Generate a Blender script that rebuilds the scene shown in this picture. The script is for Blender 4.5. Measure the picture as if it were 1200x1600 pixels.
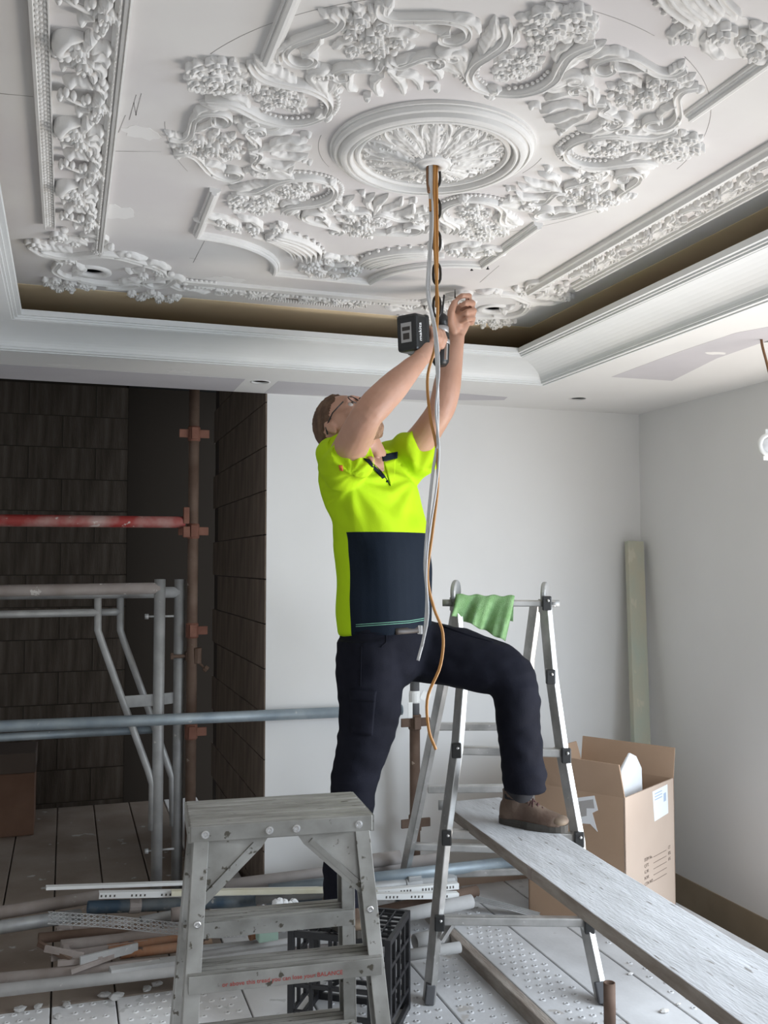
import bpy, bmesh, math, random
import numpy as np
from mathutils import Vector, Matrix, noise

for o in list(bpy.data.objects):
    bpy.data.objects.remove(o)
scn = bpy.context.scene
COL = scn.collection

# ------------------------------------------------------------------ camera
CAM_H = 1.45
FPX = 1491.83
YAW, PITCH, ROLL = math.radians(18.4285), math.radians(3.0906), math.radians(-0.0346)
FW = Vector((math.sin(YAW)*math.cos(PITCH), math.cos(YAW)*math.cos(PITCH), math.sin(PITCH)))
_R = Vector((math.cos(YAW), -math.sin(YAW), 0))
_U = _R.cross(FW)
RT = _R*math.cos(ROLL) + _U*math.sin(ROLL)
UPV = -_R*math.sin(ROLL) + _U*math.cos(ROLL)
camd = bpy.data.cameras.new('camera')
camd.sensor_fit = 'VERTICAL'
camd.sensor_height = 24.0
camd.lens = FPX/1600*24.0
camd.clip_start = 0.05
cam = bpy.data.objects.new('camera', camd)
COL.objects.link(cam)
M3 = Matrix((RT, UPV, -FW)).transposed()
cam.matrix_world = Matrix.Translation((0, 0, CAM_H)) @ M3.to_4x4()
scn.camera = cam

# ------------------------------------------------------------------ light
scn.view_settings.view_transform = 'Standard'
scn.view_settings.look = 'None'
scn.view_settings.gamma = 1.0
scn.view_settings.use_curve_mapping = False
scn.view_settings.exposure = 0.0
world = bpy.data.worlds.new('overcast sky')
scn.world = world
world.use_nodes = True
world.node_tree.nodes['Background'].inputs[0].default_value = (0.85, 0.92, 1.0, 1)
world.node_tree.nodes['Background'].inputs[1].default_value = 1.0

def area(name, loc, aim, sx, sy, power, col):
    l = bpy.data.lights.new(name, 'AREA')
    l.shape = 'RECTANGLE'
    l.size, l.size_y = sx, sy
    l.energy = power
    l.color = col
    o = bpy.data.objects.new(name, l)
    COL.objects.link(o)
    o.location = loc
    o.rotation_euler = (Vector(aim)-Vector(loc)).to_track_quat('-Z', 'Z').to_euler()
    return o
# side window: warm light thrown up from the sunlit ground outside, cool skylight falling in from above
gb_l = area('window_ground_bounce', (2.84, 2.20, 0.35), (1.3, 2.05, 2.4), 1.0, 0.8, 28, (1.0, 0.92, 0.84))
gb_l.data.spread = math.radians(140)
sk_l = area('window_sky_light', (2.84, 1.50, 1.20), (0.3, 3.1, -0.10), 2.0, 0.85, 44, (0.78, 0.885, 1.0))
sk_l.data.spread = math.radians(125)
area('window_daylight_rear', (0.75, -1.50, 1.0), (0.7, 4.0, 0.8), 2.2, 1.5, 9, (0.92, 0.96, 1.0))

# ------------------------------------------------------------------ picking points of the place
CC = Vector((0, 0, CAM_H))
def ray(px, py):
    return FW*FPX + RT*(px-600) - UPV*(py-800)
def at_z(px, py, z):
    d = ray(px, py); return CC + d*((z-CAM_H)/d.z)
def at_y(px, py, y):
    d = ray(px, py); return CC + d*(y/d.y)
def at_d(px, py, dist):
    return CC + ray(px, py)*(dist/FPX)

# ------------------------------------------------------------------ materials
def mat(name, c1, rough=.6, metal=0, c2=None, ns=6, lo=.35, hi=.65, spl=None, spl_s=40, spl_t=.68,
        bump=0, bump_s=80, stretch=None, spec=.5, trans=0, sub=0):
    m = bpy.data.materials.new(name)
    m.use_nodes = True
    nt = m.node_tree; N = nt.nodes; L = nt.links
    b = N['Principled BSDF']
    b.inputs['Roughness'].default_value = rough
    b.inputs['Metallic'].default_value = metal
    b.inputs['Specular IOR Level'].default_value = spec
    if trans: b.inputs['Transmission Weight'].default_value = trans
    if sub:
        b.inputs['Subsurface Weight'].default_value = sub
        b.inputs['Subsurface Radius'].default_value = (.012, .005, .003)
    tc = N.new('ShaderNodeTexCoord')
    vec = tc.outputs['Object']
    if stretch:
        mp = N.new('ShaderNodeMapping'); mp.inputs['Scale'].default_value = stretch
        L.new(vec, mp.inputs[0]); vec = mp.outputs[0]
    col = None
    b.inputs['Base Color'].default_value = (*c1, 1)
    if c2:
        n = N.new('ShaderNodeTexNoise'); n.inputs['Scale'].default_value = ns; n.inputs['Detail'].default_value = 6
        L.new(vec, n.inputs['Vector'])
        r = N.new('ShaderNodeValToRGB')
        r.color_ramp.elements[0].position = lo; r.color_ramp.elements[0].color = (*c1, 1)
        r.color_ramp.elements[1].position = hi; r.color_ramp.elements[1].color = (*c2, 1)
        L.new(n.outputs['Fac'], r.inputs[0]); col = r.outputs[0]
    if spl:
        n2 = N.new('ShaderNodeTexNoise'); n2.inputs['Scale'].default_value = spl_s; n2.inputs['Detail'].default_value = 3
        L.new(vec, n2.inputs['Vector'])
        r2 = N.new('ShaderNodeValToRGB')
        r2.color_ramp.elements[0].position = spl_t; r2.color_ramp.elements[1].position = min(1, spl_t+.04)
        L.new(n2.outputs['Fac'], r2.inputs[0])
        mx = N.new('ShaderNodeMix'); mx.data_type = 'RGBA'
        if col is not None: L.new(col, mx.inputs[6])
        else: mx.inputs[6].default_value = (*c1, 1)
        mx.inputs[7].default_value = (*spl, 1)
        L.new(r2.outputs[0], mx.inputs[0]); col = mx.outputs[2]
    if col is not None: L.new(col, b.inputs['Base Color'])
    if bump:
        n3 = N.new('ShaderNodeTexNoise'); n3.inputs['Scale'].default_value = bump_s; n3.inputs['Detail'].default_value = 4
        L.new(vec, n3.inputs['Vector'])
        bp = N.new('ShaderNodeBump'); bp.inputs['Strength'].default_value = bump; bp.inputs['Distance'].default_value = .01
        L.new(n3.outputs['Fac'], bp.inputs['Height']); L.new(bp.outputs[0], b.inputs['Normal'])
    return m

M = {}
M['plaster'] = mat('cast plaster', (.74, .725, .70), .75, c2=(.80, .785, .765), ns=9, bump=.08, bump_s=120)
M['ceil'] = mat('ceiling board', (.68, .65, .645), .85, c2=(.74, .72, .70), ns=2.2, lo=.4, hi=.6)
M['wall'] = mat('white wall paint', (.74, .73, .715), .7, c2=(.78, .77, .755), ns=1.5)
M['trough'] = mat('tan trough board', (.76, .60, .39), .9, c2=(.80, .65, .44), ns=3)
M['cove'] = mat('primed cove', (.70, .71, .71), .6, c2=(.75, .755, .75), ns=3)
M['tanstrip'] = mat('tan board strip', (.28, .22, .15), .9, c2=(.34, .27, .19), ns=5)
M['block'] = mat('dark concrete block', (.075, .058, .044), .95, c2=(.165, .135, .11), ns=4, lo=.35, hi=.75, stretch=(6, 6, .6), bump=.5, bump_s=30)
M['mortar'] = mat('dark mortar and strip shade', (.058, .046, .036), .95)
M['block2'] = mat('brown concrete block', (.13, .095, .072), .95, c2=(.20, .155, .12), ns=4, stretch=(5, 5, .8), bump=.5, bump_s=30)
M['black'] = mat('void', (.01, .01, .01), .95)
M['alu'] = mat('brushed aluminium', (.40, .395, .38), .36, .85, c2=(.56, .55, .535), ns=14, spl=(.66, .65, .63), spl_s=55, spl_t=.68)
M['aludark'] = mat('dirty aluminium', (.24, .235, .215), .5, .55, c2=(.43, .425, .405), ns=9, spl=(.11, .10, .08), spl_s=38, spl_t=.64)
M['alutop'] = mat('stained aluminium tread', (.24, .232, .21), .55, .45, c2=(.42, .41, .385), ns=7, stretch=(1, 6, 1), spl=(.12, .11, .09), spl_s=22, spl_t=.66)
M['galv'] = mat('galvanised tube', (.31, .31, .305), .55, .4, c2=(.44, .44, .435), ns=10, spl=(.66, .64, .60), spl_s=22, spl_t=.73)
M['galvblue'] = mat('blue galvanised tube', (.23, .28, .32), .55, .45, c2=(.36, .41, .44), ns=8, spl=(.6, .6, .58), spl_s=30, spl_t=.72)
M['rust'] = mat('rusty tube', (.105, .062, .042), .75, .2, c2=(.17, .115, .085), ns=9, spl=(.42, .34, .28), spl_s=26, spl_t=.72)
M['rustred'] = mat('rusty red bracket', (.16, .062, .04), .75, .2, c2=(.24, .11, .075), ns=12)
M['redtube'] = mat('worn red tube', (.30, .035, .03), .6, .1, c2=(.42, .28, .25), ns=7, lo=.45, hi=.7, spl=(.55, .48, .44), spl_s=30, spl_t=.66)
M['pinkpipe'] = mat('dusty pinkish pipe', (.40, .37, .36), .75, .1, c2=(.50, .46, .44), ns=7)
M['bluepipe'] = mat('chipped blue pipe', (.055, .095, .14), .55, .2, c2=(.20, .22, .23), ns=8, lo=.4, hi=.6, spl=(.40, .39, .37), spl_s=20, spl_t=.62)
M['orange'] = mat('rust orange pipe', (.30, .13, .06), .75, .1, c2=(.40, .27, .19), ns=10, spl=(.10, .07, .06), spl_s=18, spl_t=.58)
M['greypipe'] = mat('dusty grey pipe', (.36, .355, .345), .8, .1, c2=(.48, .47, .46), ns=7, spl=(.55, .53, .51), spl_s=30, spl_t=.7)
M['brownmetal'] = mat('brown dusty metal', (.26, .215, .19), .8, .1, c2=(.38, .335, .31), ns=8, spl=(.5, .47, .44), spl_s=26, spl_t=.7)
M['white'] = mat('white plastic', (.78, .78, .76), .5)
M['cream'] = mat('cream plastic strip', (.66, .62, .46), .5, c2=(.72, .69, .56), ns=8)
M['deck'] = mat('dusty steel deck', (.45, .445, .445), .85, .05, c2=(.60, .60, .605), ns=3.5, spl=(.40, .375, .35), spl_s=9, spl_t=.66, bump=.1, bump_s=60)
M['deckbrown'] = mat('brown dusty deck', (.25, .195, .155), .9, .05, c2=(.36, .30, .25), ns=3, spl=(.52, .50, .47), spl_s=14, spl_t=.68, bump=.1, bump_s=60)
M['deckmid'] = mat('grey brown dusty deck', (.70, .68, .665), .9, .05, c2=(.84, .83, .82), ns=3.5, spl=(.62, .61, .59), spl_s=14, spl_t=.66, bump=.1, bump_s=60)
M['dimple'] = mat('dark perforation', (.10, .09, .08), .9)
M['timber'] = mat('dusty plank face', (.44, .442, .45), .85, c2=(.55, .555, .57), ns=5, stretch=(5, 1, 5), spl=(.22, .205, .19), spl_s=16, spl_t=.66, bump=.3, bump_s=30)
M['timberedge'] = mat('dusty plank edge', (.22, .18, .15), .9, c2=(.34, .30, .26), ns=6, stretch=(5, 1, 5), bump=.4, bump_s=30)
M['greenwood'] = mat('treated green timber', (.52, .49, .38), .85, c2=(.45, .49, .41), ns=5, stretch=(2, 2, .7), spl=(.58, .55, .44), spl_s=9, spl_t=.6, bump=.15)
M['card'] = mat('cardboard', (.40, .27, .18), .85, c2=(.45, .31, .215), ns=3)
M['cardlight'] = mat('pale cardboard and lit box face', (.53, .405, .32), .85, c2=(.58, .455, .365), ns=3)
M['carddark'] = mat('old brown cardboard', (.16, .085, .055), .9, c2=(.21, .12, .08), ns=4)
M['paper'] = mat('paper label', (.82, .83, .85), .7)
M['ink'] = mat('dark print', (.05, .045, .04), .8)
M['ink2'] = mat('faint print', (.20, .15, .12), .8)
M['inkblue'] = mat('pale blue print', (.42, .50, .62), .8)
M['poly'] = mat('white foam sheet', (.80, .82, .84), .45, trans=.0)
M['crate'] = mat('black crate plastic', (.012, .012, .014), .42)
M['skin'] = mat('skin', (.45, .245, .165), .5, c2=(.53, .305, .22), ns=6, sub=.12, bump=.05, bump_s=160)
M['hair'] = mat('short brown hair', (.085, .045, .026), .8, c2=(.17, .10, .06), ns=40, stretch=(1, 1, .4), bump=.8, bump_s=140)
M['beard'] = mat('light brown beard', (.22, .12, .07), .85, c2=(.34, .20, .125), ns=60, bump=.8, bump_s=160)
M['navy'] = mat('navy trousers', (.0045, .005, .0095), .85, c2=(.008, .0085, .015), ns=7, bump=.12, bump_s=260, spec=.16)
M['belt'] = mat('dark leather belt', (.03, .022, .018), .5)
M['boot'] = mat('worn brown boot', (.085, .05, .035), .65, c2=(.15, .105, .075), ns=12, bump=.15, bump_s=120)
M['sole'] = mat('dark boot sole', (.05, .045, .038), .8)
M['lace'] = mat('maroon lace', (.06, .022, .02), .8)
M['sock'] = mat('dark sock', (.02, .02, .024), .95)
M['drill'] = mat('black tool plastic', (.012, .013, .014), .4)
M['drillgrey'] = mat('grey tool trim', (.42, .42, .42), .4, .4)
M['chrome'] = mat('chrome', (.70, .70, .70), .25, .9)
M['steel'] = mat('dark drill steel', (.05, .05, .05), .4, .8)
M['towel'] = mat('green microfibre', (.24, .45, .18), .95, c2=(.33, .55, .26), ns=40, bump=.8, bump_s=420)
M['cableorange'] = mat('orange cable', (.46, .21, .05), .45)
M['cablebrown'] = mat('brown cable', (.22, .11, .05), .5)
M['cablewhite'] = mat('white grey cable', (.60, .60, .60), .45)
M['chain'] = mat('black chain', (.035, .032, .03), .5, .4)
M['pencil'] = mat('pencil line', (.42, .40, .39), .9)
M['filler'] = mat('filler patch', (.80, .785, .77), .85)
M['lavender'] = mat('bare lavender board', (.53, .51, .535), .9, c2=(.57, .55, .57), ns=4)
M['tubeblue'] = mat('sealant tube print', (.04, .06, .20), .4)
M['tubelite'] = mat('sealant tube white', (.75, .77, .80), .4)
M['tissue'] = mat('white tissue', (.80, .80, .80), .9)
M['greenblock'] = mat('pale green foam', (.36, .50, .42), .9)
M['redtext'] = mat('red print', (.45, .06, .05), .7)
M['rubber'] = mat('grey rubber foot', (.09, .09, .095), .7)
M['clampblk'] = mat('black lock plastic', (.018, .018, .018), .45)
M['orangepatch'] = mat('orange badge', (.62, .14, .03), .7)
M['lens'] = mat('spectacle rim', (.015, .015, .015), .3)
M['rubble'] = mat('plaster rubble', (.62, .605, .585), .95, c2=(.50, .48, .455), ns=20)

# hi-vis shirt: yellow with a navy lower front, split by where the panel sits on the garment
def shirt_mat():
    m = bpy.data.materials.new('hi-vis yellow and navy knit'); m.use_nodes = True
    nt = m.node_tree; N = nt.nodes; L = nt.links; b = N['Principled BSDF']
    b.inputs['Roughness'].default_value = .8; b.inputs['Specular IOR Level'].default_value = .2
    tc = N.new('ShaderNodeTexCoord'); sp = N.new('ShaderNodeSeparateXYZ'); L.new(tc.outputs['Object'], sp.inputs[0])
    def cmp(sock, op, v):
        q = N.new('ShaderNodeMath'); q.operation = op; L.new(sock, q.inputs[0]); q.inputs[1].default_value = v; return q.outputs[0]
    a = cmp(sp.outputs[2], 'LESS_THAN', SHIRT_Z)
    c = cmp(sp.outputs[0], 'GREATER_THAN', SHIRT_X)
    mu = N.new('ShaderNodeMath'); mu.operation = 'MULTIPLY'; L.new(a, mu.inputs[0]); L.new(c, mu.inputs[1])
    mx = N.new('ShaderNodeMix'); mx.data_type = 'RGBA'
    mx.inputs[6].default_value = (.43, .65, .008, 1); mx.inputs[7].default_value = (.004, .009, .018, 1)
    L.new(mu.outputs[0], mx.inputs[0]); L.new(mx.outputs[2], b.inputs['Base Color'])
    n3 = N.new('ShaderNodeTexNoise'); n3.inputs['Scale'].default_value = 300; L.new(tc.outputs['Object'], n3.inputs['Vector'])
    bp = N.new('ShaderNodeBump'); bp.inputs['Strength'].default_value = .1; bp.inputs['Distance'].default_value = .005
    L.new(n3.outputs['Fac'], bp.inputs['Height']); L.new(bp.outputs[0], b.inputs['Normal'])
    return m
SHIRT_Z, SHIRT_X = 1.553, -.075

# ------------------------------------------------------------------ mesh building
class MB:
    def __init__(s): s.V = []; s.F = []
    def add(s, v, f):
        k = len(s.V); s.V += [tuple(p) for p in v]; s.F += [tuple(i+k for i in q) for q in f]; return s
    def box(s, c, size, Mx=None):
        hx, hy, hz = size[0]/2, size[1]/2, size[2]/2
        v = [Vector((x, y, z)) for x in (-hx, hx) for y in (-hy, hy) for z in (-hz, hz)]
        if Mx is not None: v = [Mx @ p for p in v]
        c = Vector(c)
        return s.add([p+c for p in v], [(0, 1, 3, 2), (4, 6, 7, 5), (0, 4, 5, 1), (2, 3, 7, 6), (0, 2, 6, 4), (1, 5, 7, 3)])
    def bx(s, x0, x1, y0, y1, z0, z1):
        return s.box(((x0+x1)/2, (y0+y1)/2, (z0+z1)/2), (x1-x0, y1-y0, z1-z0))
    def bar(s, p, q, w, h, up=(0, 0, 1)):
        p = Vector(p); q = Vector(q); t = (q-p); ln = t.length; t.normalize()
        u = Vector(up); u = (u - t*u.dot(t)); u.normalize(); sd = t.cross(u)
        Mx = Matrix((t, sd, u)).transposed()
        return s.box((p+q)/2, (ln, w, h), Mx)
    def ring_loft(s, rings, cap=True, closed=True):
        n = len(rings[0]); k = len(s.V); f = []
        for r in rings: s.V += [tuple(p) for p in r]
        for i in range(len(rings)-1):
            for j in range(n if closed else n-1):
                a = k+i*n+j; b = k+i*n+(j+1) % n
                f.append((a, b, b+n, a+n))
        if cap:
            f.append(tuple(k+j for j in reversed(range(n)))); f.append(tuple(k+(len(rings)-1)*n+j for j in range(n)))
        s.F += f; return s
    def tube(s, pts, r, seg=10, cap=True, rv=None, udir=None):
        pts = [Vector(p) for p in pts]; n = len(pts)
        rr = r if isinstance(r, (list, tuple)) else [r]*n
        r2 = rr if rv is None else (rv if isinstance(rv, (list, tuple)) else [rv]*n)
        rings = []; u = None
        for i in range(n):
            t = (pts[min(i+1, n-1)]-pts[max(i-1, 0)])
            if t.length < 1e-9: t = Vector((0, 0, 1))
            t.normalize()
            if udir is not None: u = Vector(udir)
            elif u is None: u = t.orthogonal()
            u = u - t*u.dot(t); u.normalize(); w = t.cross(u)
            rings.append([pts[i] + u*(rr[i]*math.cos(2*math.pi*j/seg)) + w*(r2[i]*math.sin(2*math.pi*j/seg)) for j in range(seg)])
        return s.ring_loft(rings, cap)
    def pipe(s, p, q, r, wall=.004, seg=14):
        p = Vector(p); q = Vector(q); t = (q-p).normalized(); u = t.orthogonal().normalized(); w = t.cross(u)
        def rg(c, rad): return [c+u*rad*math.cos(2*math.pi*j/seg)+w*rad*math.sin(2*math.pi*j/seg) for j in range(seg)]
        ri = r-wall
        return s.ring_loft([rg(p+t*min(.12, (q-p).length*.3), ri), rg(p, ri), rg(p, r), rg(q, r), rg(q, ri), rg(q-t*min(.12, (q-p).length*.3), ri)], cap=True)
    def lathe(s, prof, c=(0, 0, 0), seg=24, Mx=None, cap=False):
        c = Vector(c); rings = []
        for r, z in prof:
            ring = []
            for j in range(seg):
                a = 2*math.pi*j/seg; v = Vector((r*math.cos(a), r*math.sin(a), z))
                if Mx is not None: v = Mx @ v
                ring.append(v+c)
            rings.append(ring)
        return s.ring_loft(rings, cap)
    def ball(s, c, r, seg=10, rg=6, Mx=None):
        if not isinstance(r, (tuple, list, Vector)): r = (r, r, r)
        c = Vector(c); rings = []
        for i in range(rg+1):
            th = math.pi*i/rg; th = min(max(th, .02), math.pi-.02)
            ring = []
            for j in range(seg):
                a = 2*math.pi*j/seg
                v = Vector((r[0]*math.sin(th)*math.cos(a), r[1]*math.sin(th)*math.sin(a), r[2]*math.cos(th)))
                if Mx is not None: v = Mx @ v
                ring.append(v+c)
            rings.append(ring)
        return s.ring_loft(rings, True)
    def mesh(s, name, smooth=True):
        me = bpy.data.meshes.new(name); me.from_pydata(s.V, [], s.F); me.validate()
        if smooth: me.polygons.foreach_set('use_smooth', [True]*len(me.polygons))
        return me

def obj(name, mb, material, parent=None, smooth=True, world=True, bevel=0, flat_angle=None):
    """one mesh object; world=True: the builder's points are in room coordinates and are moved into the parent's frame"""
    if isinstance(mb, MB):
        if parent is not None and world:
            inv = world_matrix(parent).inverted()
            mb.V = [tuple(inv @ Vector(v)) for v in mb.V]
        me = mb.mesh(name, smooth)
    else: me = mb
    if material is not None and not me.materials: me.materials.append(M[material] if isinstance(material, str) else material)
    o = bpy.data.objects.new(name, me); COL.objects.link(o)
    if parent is not None: o.parent = parent
    if flat_angle is not None:
        try: me.set_sharp_from_angle(angle=math.radians(flat_angle))
        except Exception: pass
    if bevel:
        b = o.modifiers.new('bevel', 'BEVEL'); b.width = bevel; b.segments = 2; b.limit_method = 'ANGLE'
    return o
WM = {}
def world_matrix(o):
    m = Matrix.LocRotScale(o.location, o.rotation_euler, o.scale)
    return world_matrix(o.parent) @ m if o.parent else m
def thing(name, label, cat, loc=(0, 0, 0), rotz=0, group=None):
    o = bpy.data.objects.new(name, None); COL.objects.link(o); o.empty_display_size = .05
    o.location = loc; o.rotation_euler = (0, 0, rotz)
    return tag(o, label, cat, group)
def tag(o, label, cat, group=None):
    o['label'] = label; o['category'] = cat
    if group: o['group'] = group
    return o
def struct(o): o['kind'] = 'structure'; return o
def copy_tree(o, parent=None):
    c = o.copy(); COL.objects.link(c)
    if parent is not None: c.parent = parent
    for ch in o.children: copy_tree(ch, c)
    return c
def solo(name, mb, material, label, cat, group=None, base=None, **kw):
    """a thing that is a single mesh, its origin at its base"""
    vs = np.array(mb.V); c = Vector(base) if base else Vector(((vs[:, 0].min()+vs[:, 0].max())/2, (vs[:, 1].min()+vs[:, 1].max())/2, vs[:, 2].min()))
    mb.V = [tuple(Vector(v)-c) for v in mb.V]
    o = obj(name, mb, material, **kw); o.location = c
    return tag(o, label, cat, group)
def text_mb(txt, size, depth=.0004):
    cu = bpy.data.curves.new('lettering', 'FONT'); cu.body = txt; cu.size = size; cu.extrude = depth; cu.align_x = 'LEFT'
    cu.resolution_u = 3
    o = bpy.data.objects.new('lettering', cu); COL.objects.link(o)
    bpy.context.view_layer.update()
    me = bpy.data.meshes.new_from_object(o.evaluated_get(bpy.context.evaluated_depsgraph_get()))
    mb = MB(); mb.add([v.co for v in me.vertices], [tuple(p.vertices) for p in me.polygons])
    bpy.data.objects.remove(o); bpy.data.meshes.remove(me); bpy.data.curves.remove(cu)
    return mb
def place(mb, origin, xd, yd):
    """put a flat builder (x right, y up, z out) into the room"""
    xd = Vector(xd).normalized(); zd = xd.cross(Vector(yd)).normalized(); y2 = zd.cross(xd); o = Vector(origin)
    mb.V = [tuple(o + xd*v[0] + y2*v[1] + zd*v[2]) for v in mb.V]; return mb
def spline(pts, n):
    P = [Vector(p) for p in pts]; P = [P[0]*2-P[1]] + P + [P[-1]*2-P[-2]]
    m = len(P)-3; out = []
    for k in range(n):
        x = k/(n-1)*m; i = min(int(x), m-1); t = x-i
        a, b, c, d = P[i], P[i+1], P[i+2], P[i+3]
        out.append(.5*((2*b)+(c-a)*t+(2*a-5*b+4*c-d)*t*t+(3*b-a-3*c+d)*t*t*t))
    return out
def evaluated(o):
    bpy.context.view_layer.update()
    me = bpy.data.meshes.new_from_object(o.evaluated_get(bpy.context.evaluated_depsgraph_get()))
    return me
# ================================================================== the setting
ZC, ZS, ZD = 2.40, 2.22, -.045          # coffer ceiling, soffit, lower part of the deck
XR, YB, XE, XL = 2.8036, 4.24, .8556, -1.26
ROSE = Vector((.785, 2.0, ZC))
def cut(o, cutters):
    for c in cutters:
        co = obj('cutter', c, 'black'); md = o.modifiers.new('b', 'BOOLEAN'); md.object = co; md.operation = 'DIFFERENCE'; md.solver = 'EXACT'
        me = evaluated(o); o.modifiers.clear(); o.data = me; bpy.data.objects.remove(co)
def cyl(x, y, r, z0, z1, seg=28):
    return MB().lathe([(r, z0), (r, z1)], (x, y, 0), seg, cap=True)
HOLES = [(.066, 3.200), (1.500, 3.206)]
ceil = struct(obj('ceiling', MB().bx(-.80, 2.34, -.2, 4.05, ZC, ZC+.007), 'ceil', smooth=False))
cut(ceil, [cyl(x, y, .036, ZC-.05, ZC+.05) for x, y in HOLES] + [cyl(ROSE.x, ROSE.y, .013, ZC-.05, ZC+.05)])
# tan-coloured board around the edge of the coffer, above the light trough
tan = MB()
for x0, x1, y0, y1 in ((-.62, -.20, .0, 3.88), (1.76, 2.18, .0, 3.88), (-.20, 1.76, 3.42, 3.88), (-.20, 1.76, .0, .58)):
    tan.bx(x0, x1, y0, y1, ZC-.002, ZC-.0002)
obj('trough_board', tan, 'trough', ceil, smooth=False)
void = struct(obj('dark_void_slab', MB().bx(-1.3, 2.85, -1.7, 4.3, 2.62, 2.66), 'black', smooth=False))  # black slab paints in the darkness behind the ceiling holes
# soffit ring
def ring_slab(x0, x1, y0, y1, X0, X1, Y0, Y1, z0, z1):
    m = MB(); rect = lambda a, b, c, d, z: [(a, c, z), (b, c, z), (b, d, z), (a, d, z)]
    r = [rect(x0, x1, y0, y1, z0), rect(X0, X1, Y0, Y1, z0), rect(X0, X1, Y0, Y1, z1), rect(x0, x1, y0, y1, z1), rect(x0, x1, y0, y1, z0)]
    m.ring_loft(r[:4], cap=False); k = 0
    m.F += [(12+j, 12+(j+1) % 4, (j+1) % 4, j) for j in range(4)]
    return m
CX0, CX1, CY0, CY1 = -.3917, 1.938, .36, 3.6421
DL = [(.773, 3.979), (2.264, 3.92), (2.285, 2.68)]
soff = struct(obj('ceiling_soffit', ring_slab(CX0, CX1, CY0, CY1, XL, XR+.05, -1.7, YB, ZS, ZS+.007), 'wall', smooth=False))
cut(soff, [cyl(x, y, .038, ZS-.05, ZS+.05) for x, y in DL])
def poly_patch(name, pts, z, material, parent):
    m = MB(); m.V = [tuple(p) for p in pts]; n = len(pts)
    m.V += [(p[0], p[1], z+.0006) for p in pts]
    m.F = [tuple(range(n)), tuple(range(2*n-1, n-1, -1))] + [(j, (j+1) % n, (j+1) % n+n, j+n) for j in range(n)]
    return obj(name, m, material, parent, smooth=False)
zt = ZS-.0006
poly_patch('board_patch', [(-1.2, 3.93, zt), (.70, 3.93, zt), (.70, 4.235, zt), (-1.2, 4.235, zt)], zt, 'lavender', soff)
poly_patch('board_patch', [(.84, 3.93, zt), (1.45, 3.94, zt), (1.93, 3.98, zt), (1.95, 4.06, zt), (1.6, 4.18, zt), (.84, 4.235, zt)], zt, 'lavender', soff)
poly_patch('board_patch', [at_z(x, y, zt) for x, y in ((955, 589), (1050, 595), (1120, 560), (1215, 527), (1215, 508), (1150, 520), (1060, 550))], zt, 'lavender', soff)
def blob(c, rx, ry, z, rot=0, n=18, seed=0):
    rd = random.Random(seed); k = [1+rd.uniform(-.22, .22) for _ in range(n)]
    return [(c[0]+rx*k[j]*math.cos(2*math.pi*j/n)*math.cos(rot)-ry*k[j]*math.sin(2*math.pi*j/n)*math.sin(rot),
             c[1]+rx*k[j]*math.cos(2*math.pi*j/n)*math.sin(rot)+ry*k[j]*math.sin(2*math.pi*j/n)*math.cos(rot), z) for j in range(n)]
for i, (px, py, rx, ry) in enumerate(((98, 571, .055, .022), (278, 581, .045, .025), (1117, 552, .04, .02))):
    c = at_z(px, py, zt-.0005); poly_patch('filler_patch', blob(c, rx, ry, zt-.0005, seed=i), zt-.0005, 'filler', soff)
zc = ZC-.0005
for i, (px, py, rx, ry, rt) in enumerate(((222, 208, .045, .03, .2), (182, 332, .05, .05, .4), (352, 437, .06, .03, 0), (1130, 55, .1, .06, .3))):
    c = at_z(px, py, zc); poly_patch('filler_patch', blob(c, rx, ry, zc, rt, seed=i+9), zc, 'filler', ceil)
# cove and lip running round the coffer
prof = [(-.004, ZS+.0), (-.004, ZS-.008), (.006, ZS-.008), (.006, ZS-.004), (.022, ZS-.004), (.022, ZS+.004), (.03, ZS+.004)]
for k in range(1, 11):
    a = math.pi/2*k/10; prof.append((.03+.175*(1-math.cos(a)), ZS+.004+.054*math.sin(a)))
prof += [(.207, 2.2795), (.214, 2.2795), (.214, 2.285), (.224, 2.285), (.224, 2.290), (.2376, 2.290), (.2376, 2.309), (.20, 2.309), (.20, 2.292), (.0, 2.292), (-.004, ZS+.012)]
cv = MB()
cv.ring_loft([[(CX0+w, CY0+w, z), (CX1-w, CY0+w, z), (CX1-w, CY1-w, z), (CX0+w, CY1-w, z)] for w, z in prof], cap=False)
struct(obj('trim_1', cv, 'cove', smooth=False))
tw = MB()
for x0, x1, y0, y1 in ((-.64, -.62, -.02, 3.9), (2.18, 2.20, -.02, 3.9), (-.64, 2.2, 3.88, 3.90), (-.64, 2.2, -.02, 0)):
    tw.bx(x0, x1, y0, y1, ZS+.013, ZC)
struct(obj('wall_trough', tw, 'trough', smooth=False))

# walls
struct(obj('wall_back', MB().bx(XE, XR, YB, YB+.11, -2.0, ZS+.4), 'wall', smooth=False))
wr = MB(); W0, W1, WZ0, WZ1 = .40, 3.10, -.30, 1.70       # side window opening
wr.bx(XR, XR+.15, -1.7, W0, -2.0, 2.6).bx(XR, XR+.15, W1, YB+.11, -2.0, 2.6).bx(XR, XR+.15, W0, W1, -2.0, WZ0).bx(XR, XR+.15, W0, W1, WZ1, 2.6)
struct(obj('wall_right', wr, 'wall', smooth=False))
struct(obj('trim_2', MB().bx(XR-.006, XR-.0005, 2.0, YB-.001, -.40, -.034), 'tanstrip', smooth=False))
wf = MB(); wf.bx(XL, -.40, -1.75, -1.6, -2, 2.6).bx(1.9, XR, -1.75, -1.6, -2, 2.6).bx(-.40, 1.9, -1.75, -1.6, -2, .2).bx(-.40, 1.9, -1.75, -1.6, 1.8, 2.6)
struct(obj('wall_front', wf, 'wall', smooth=False))
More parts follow.
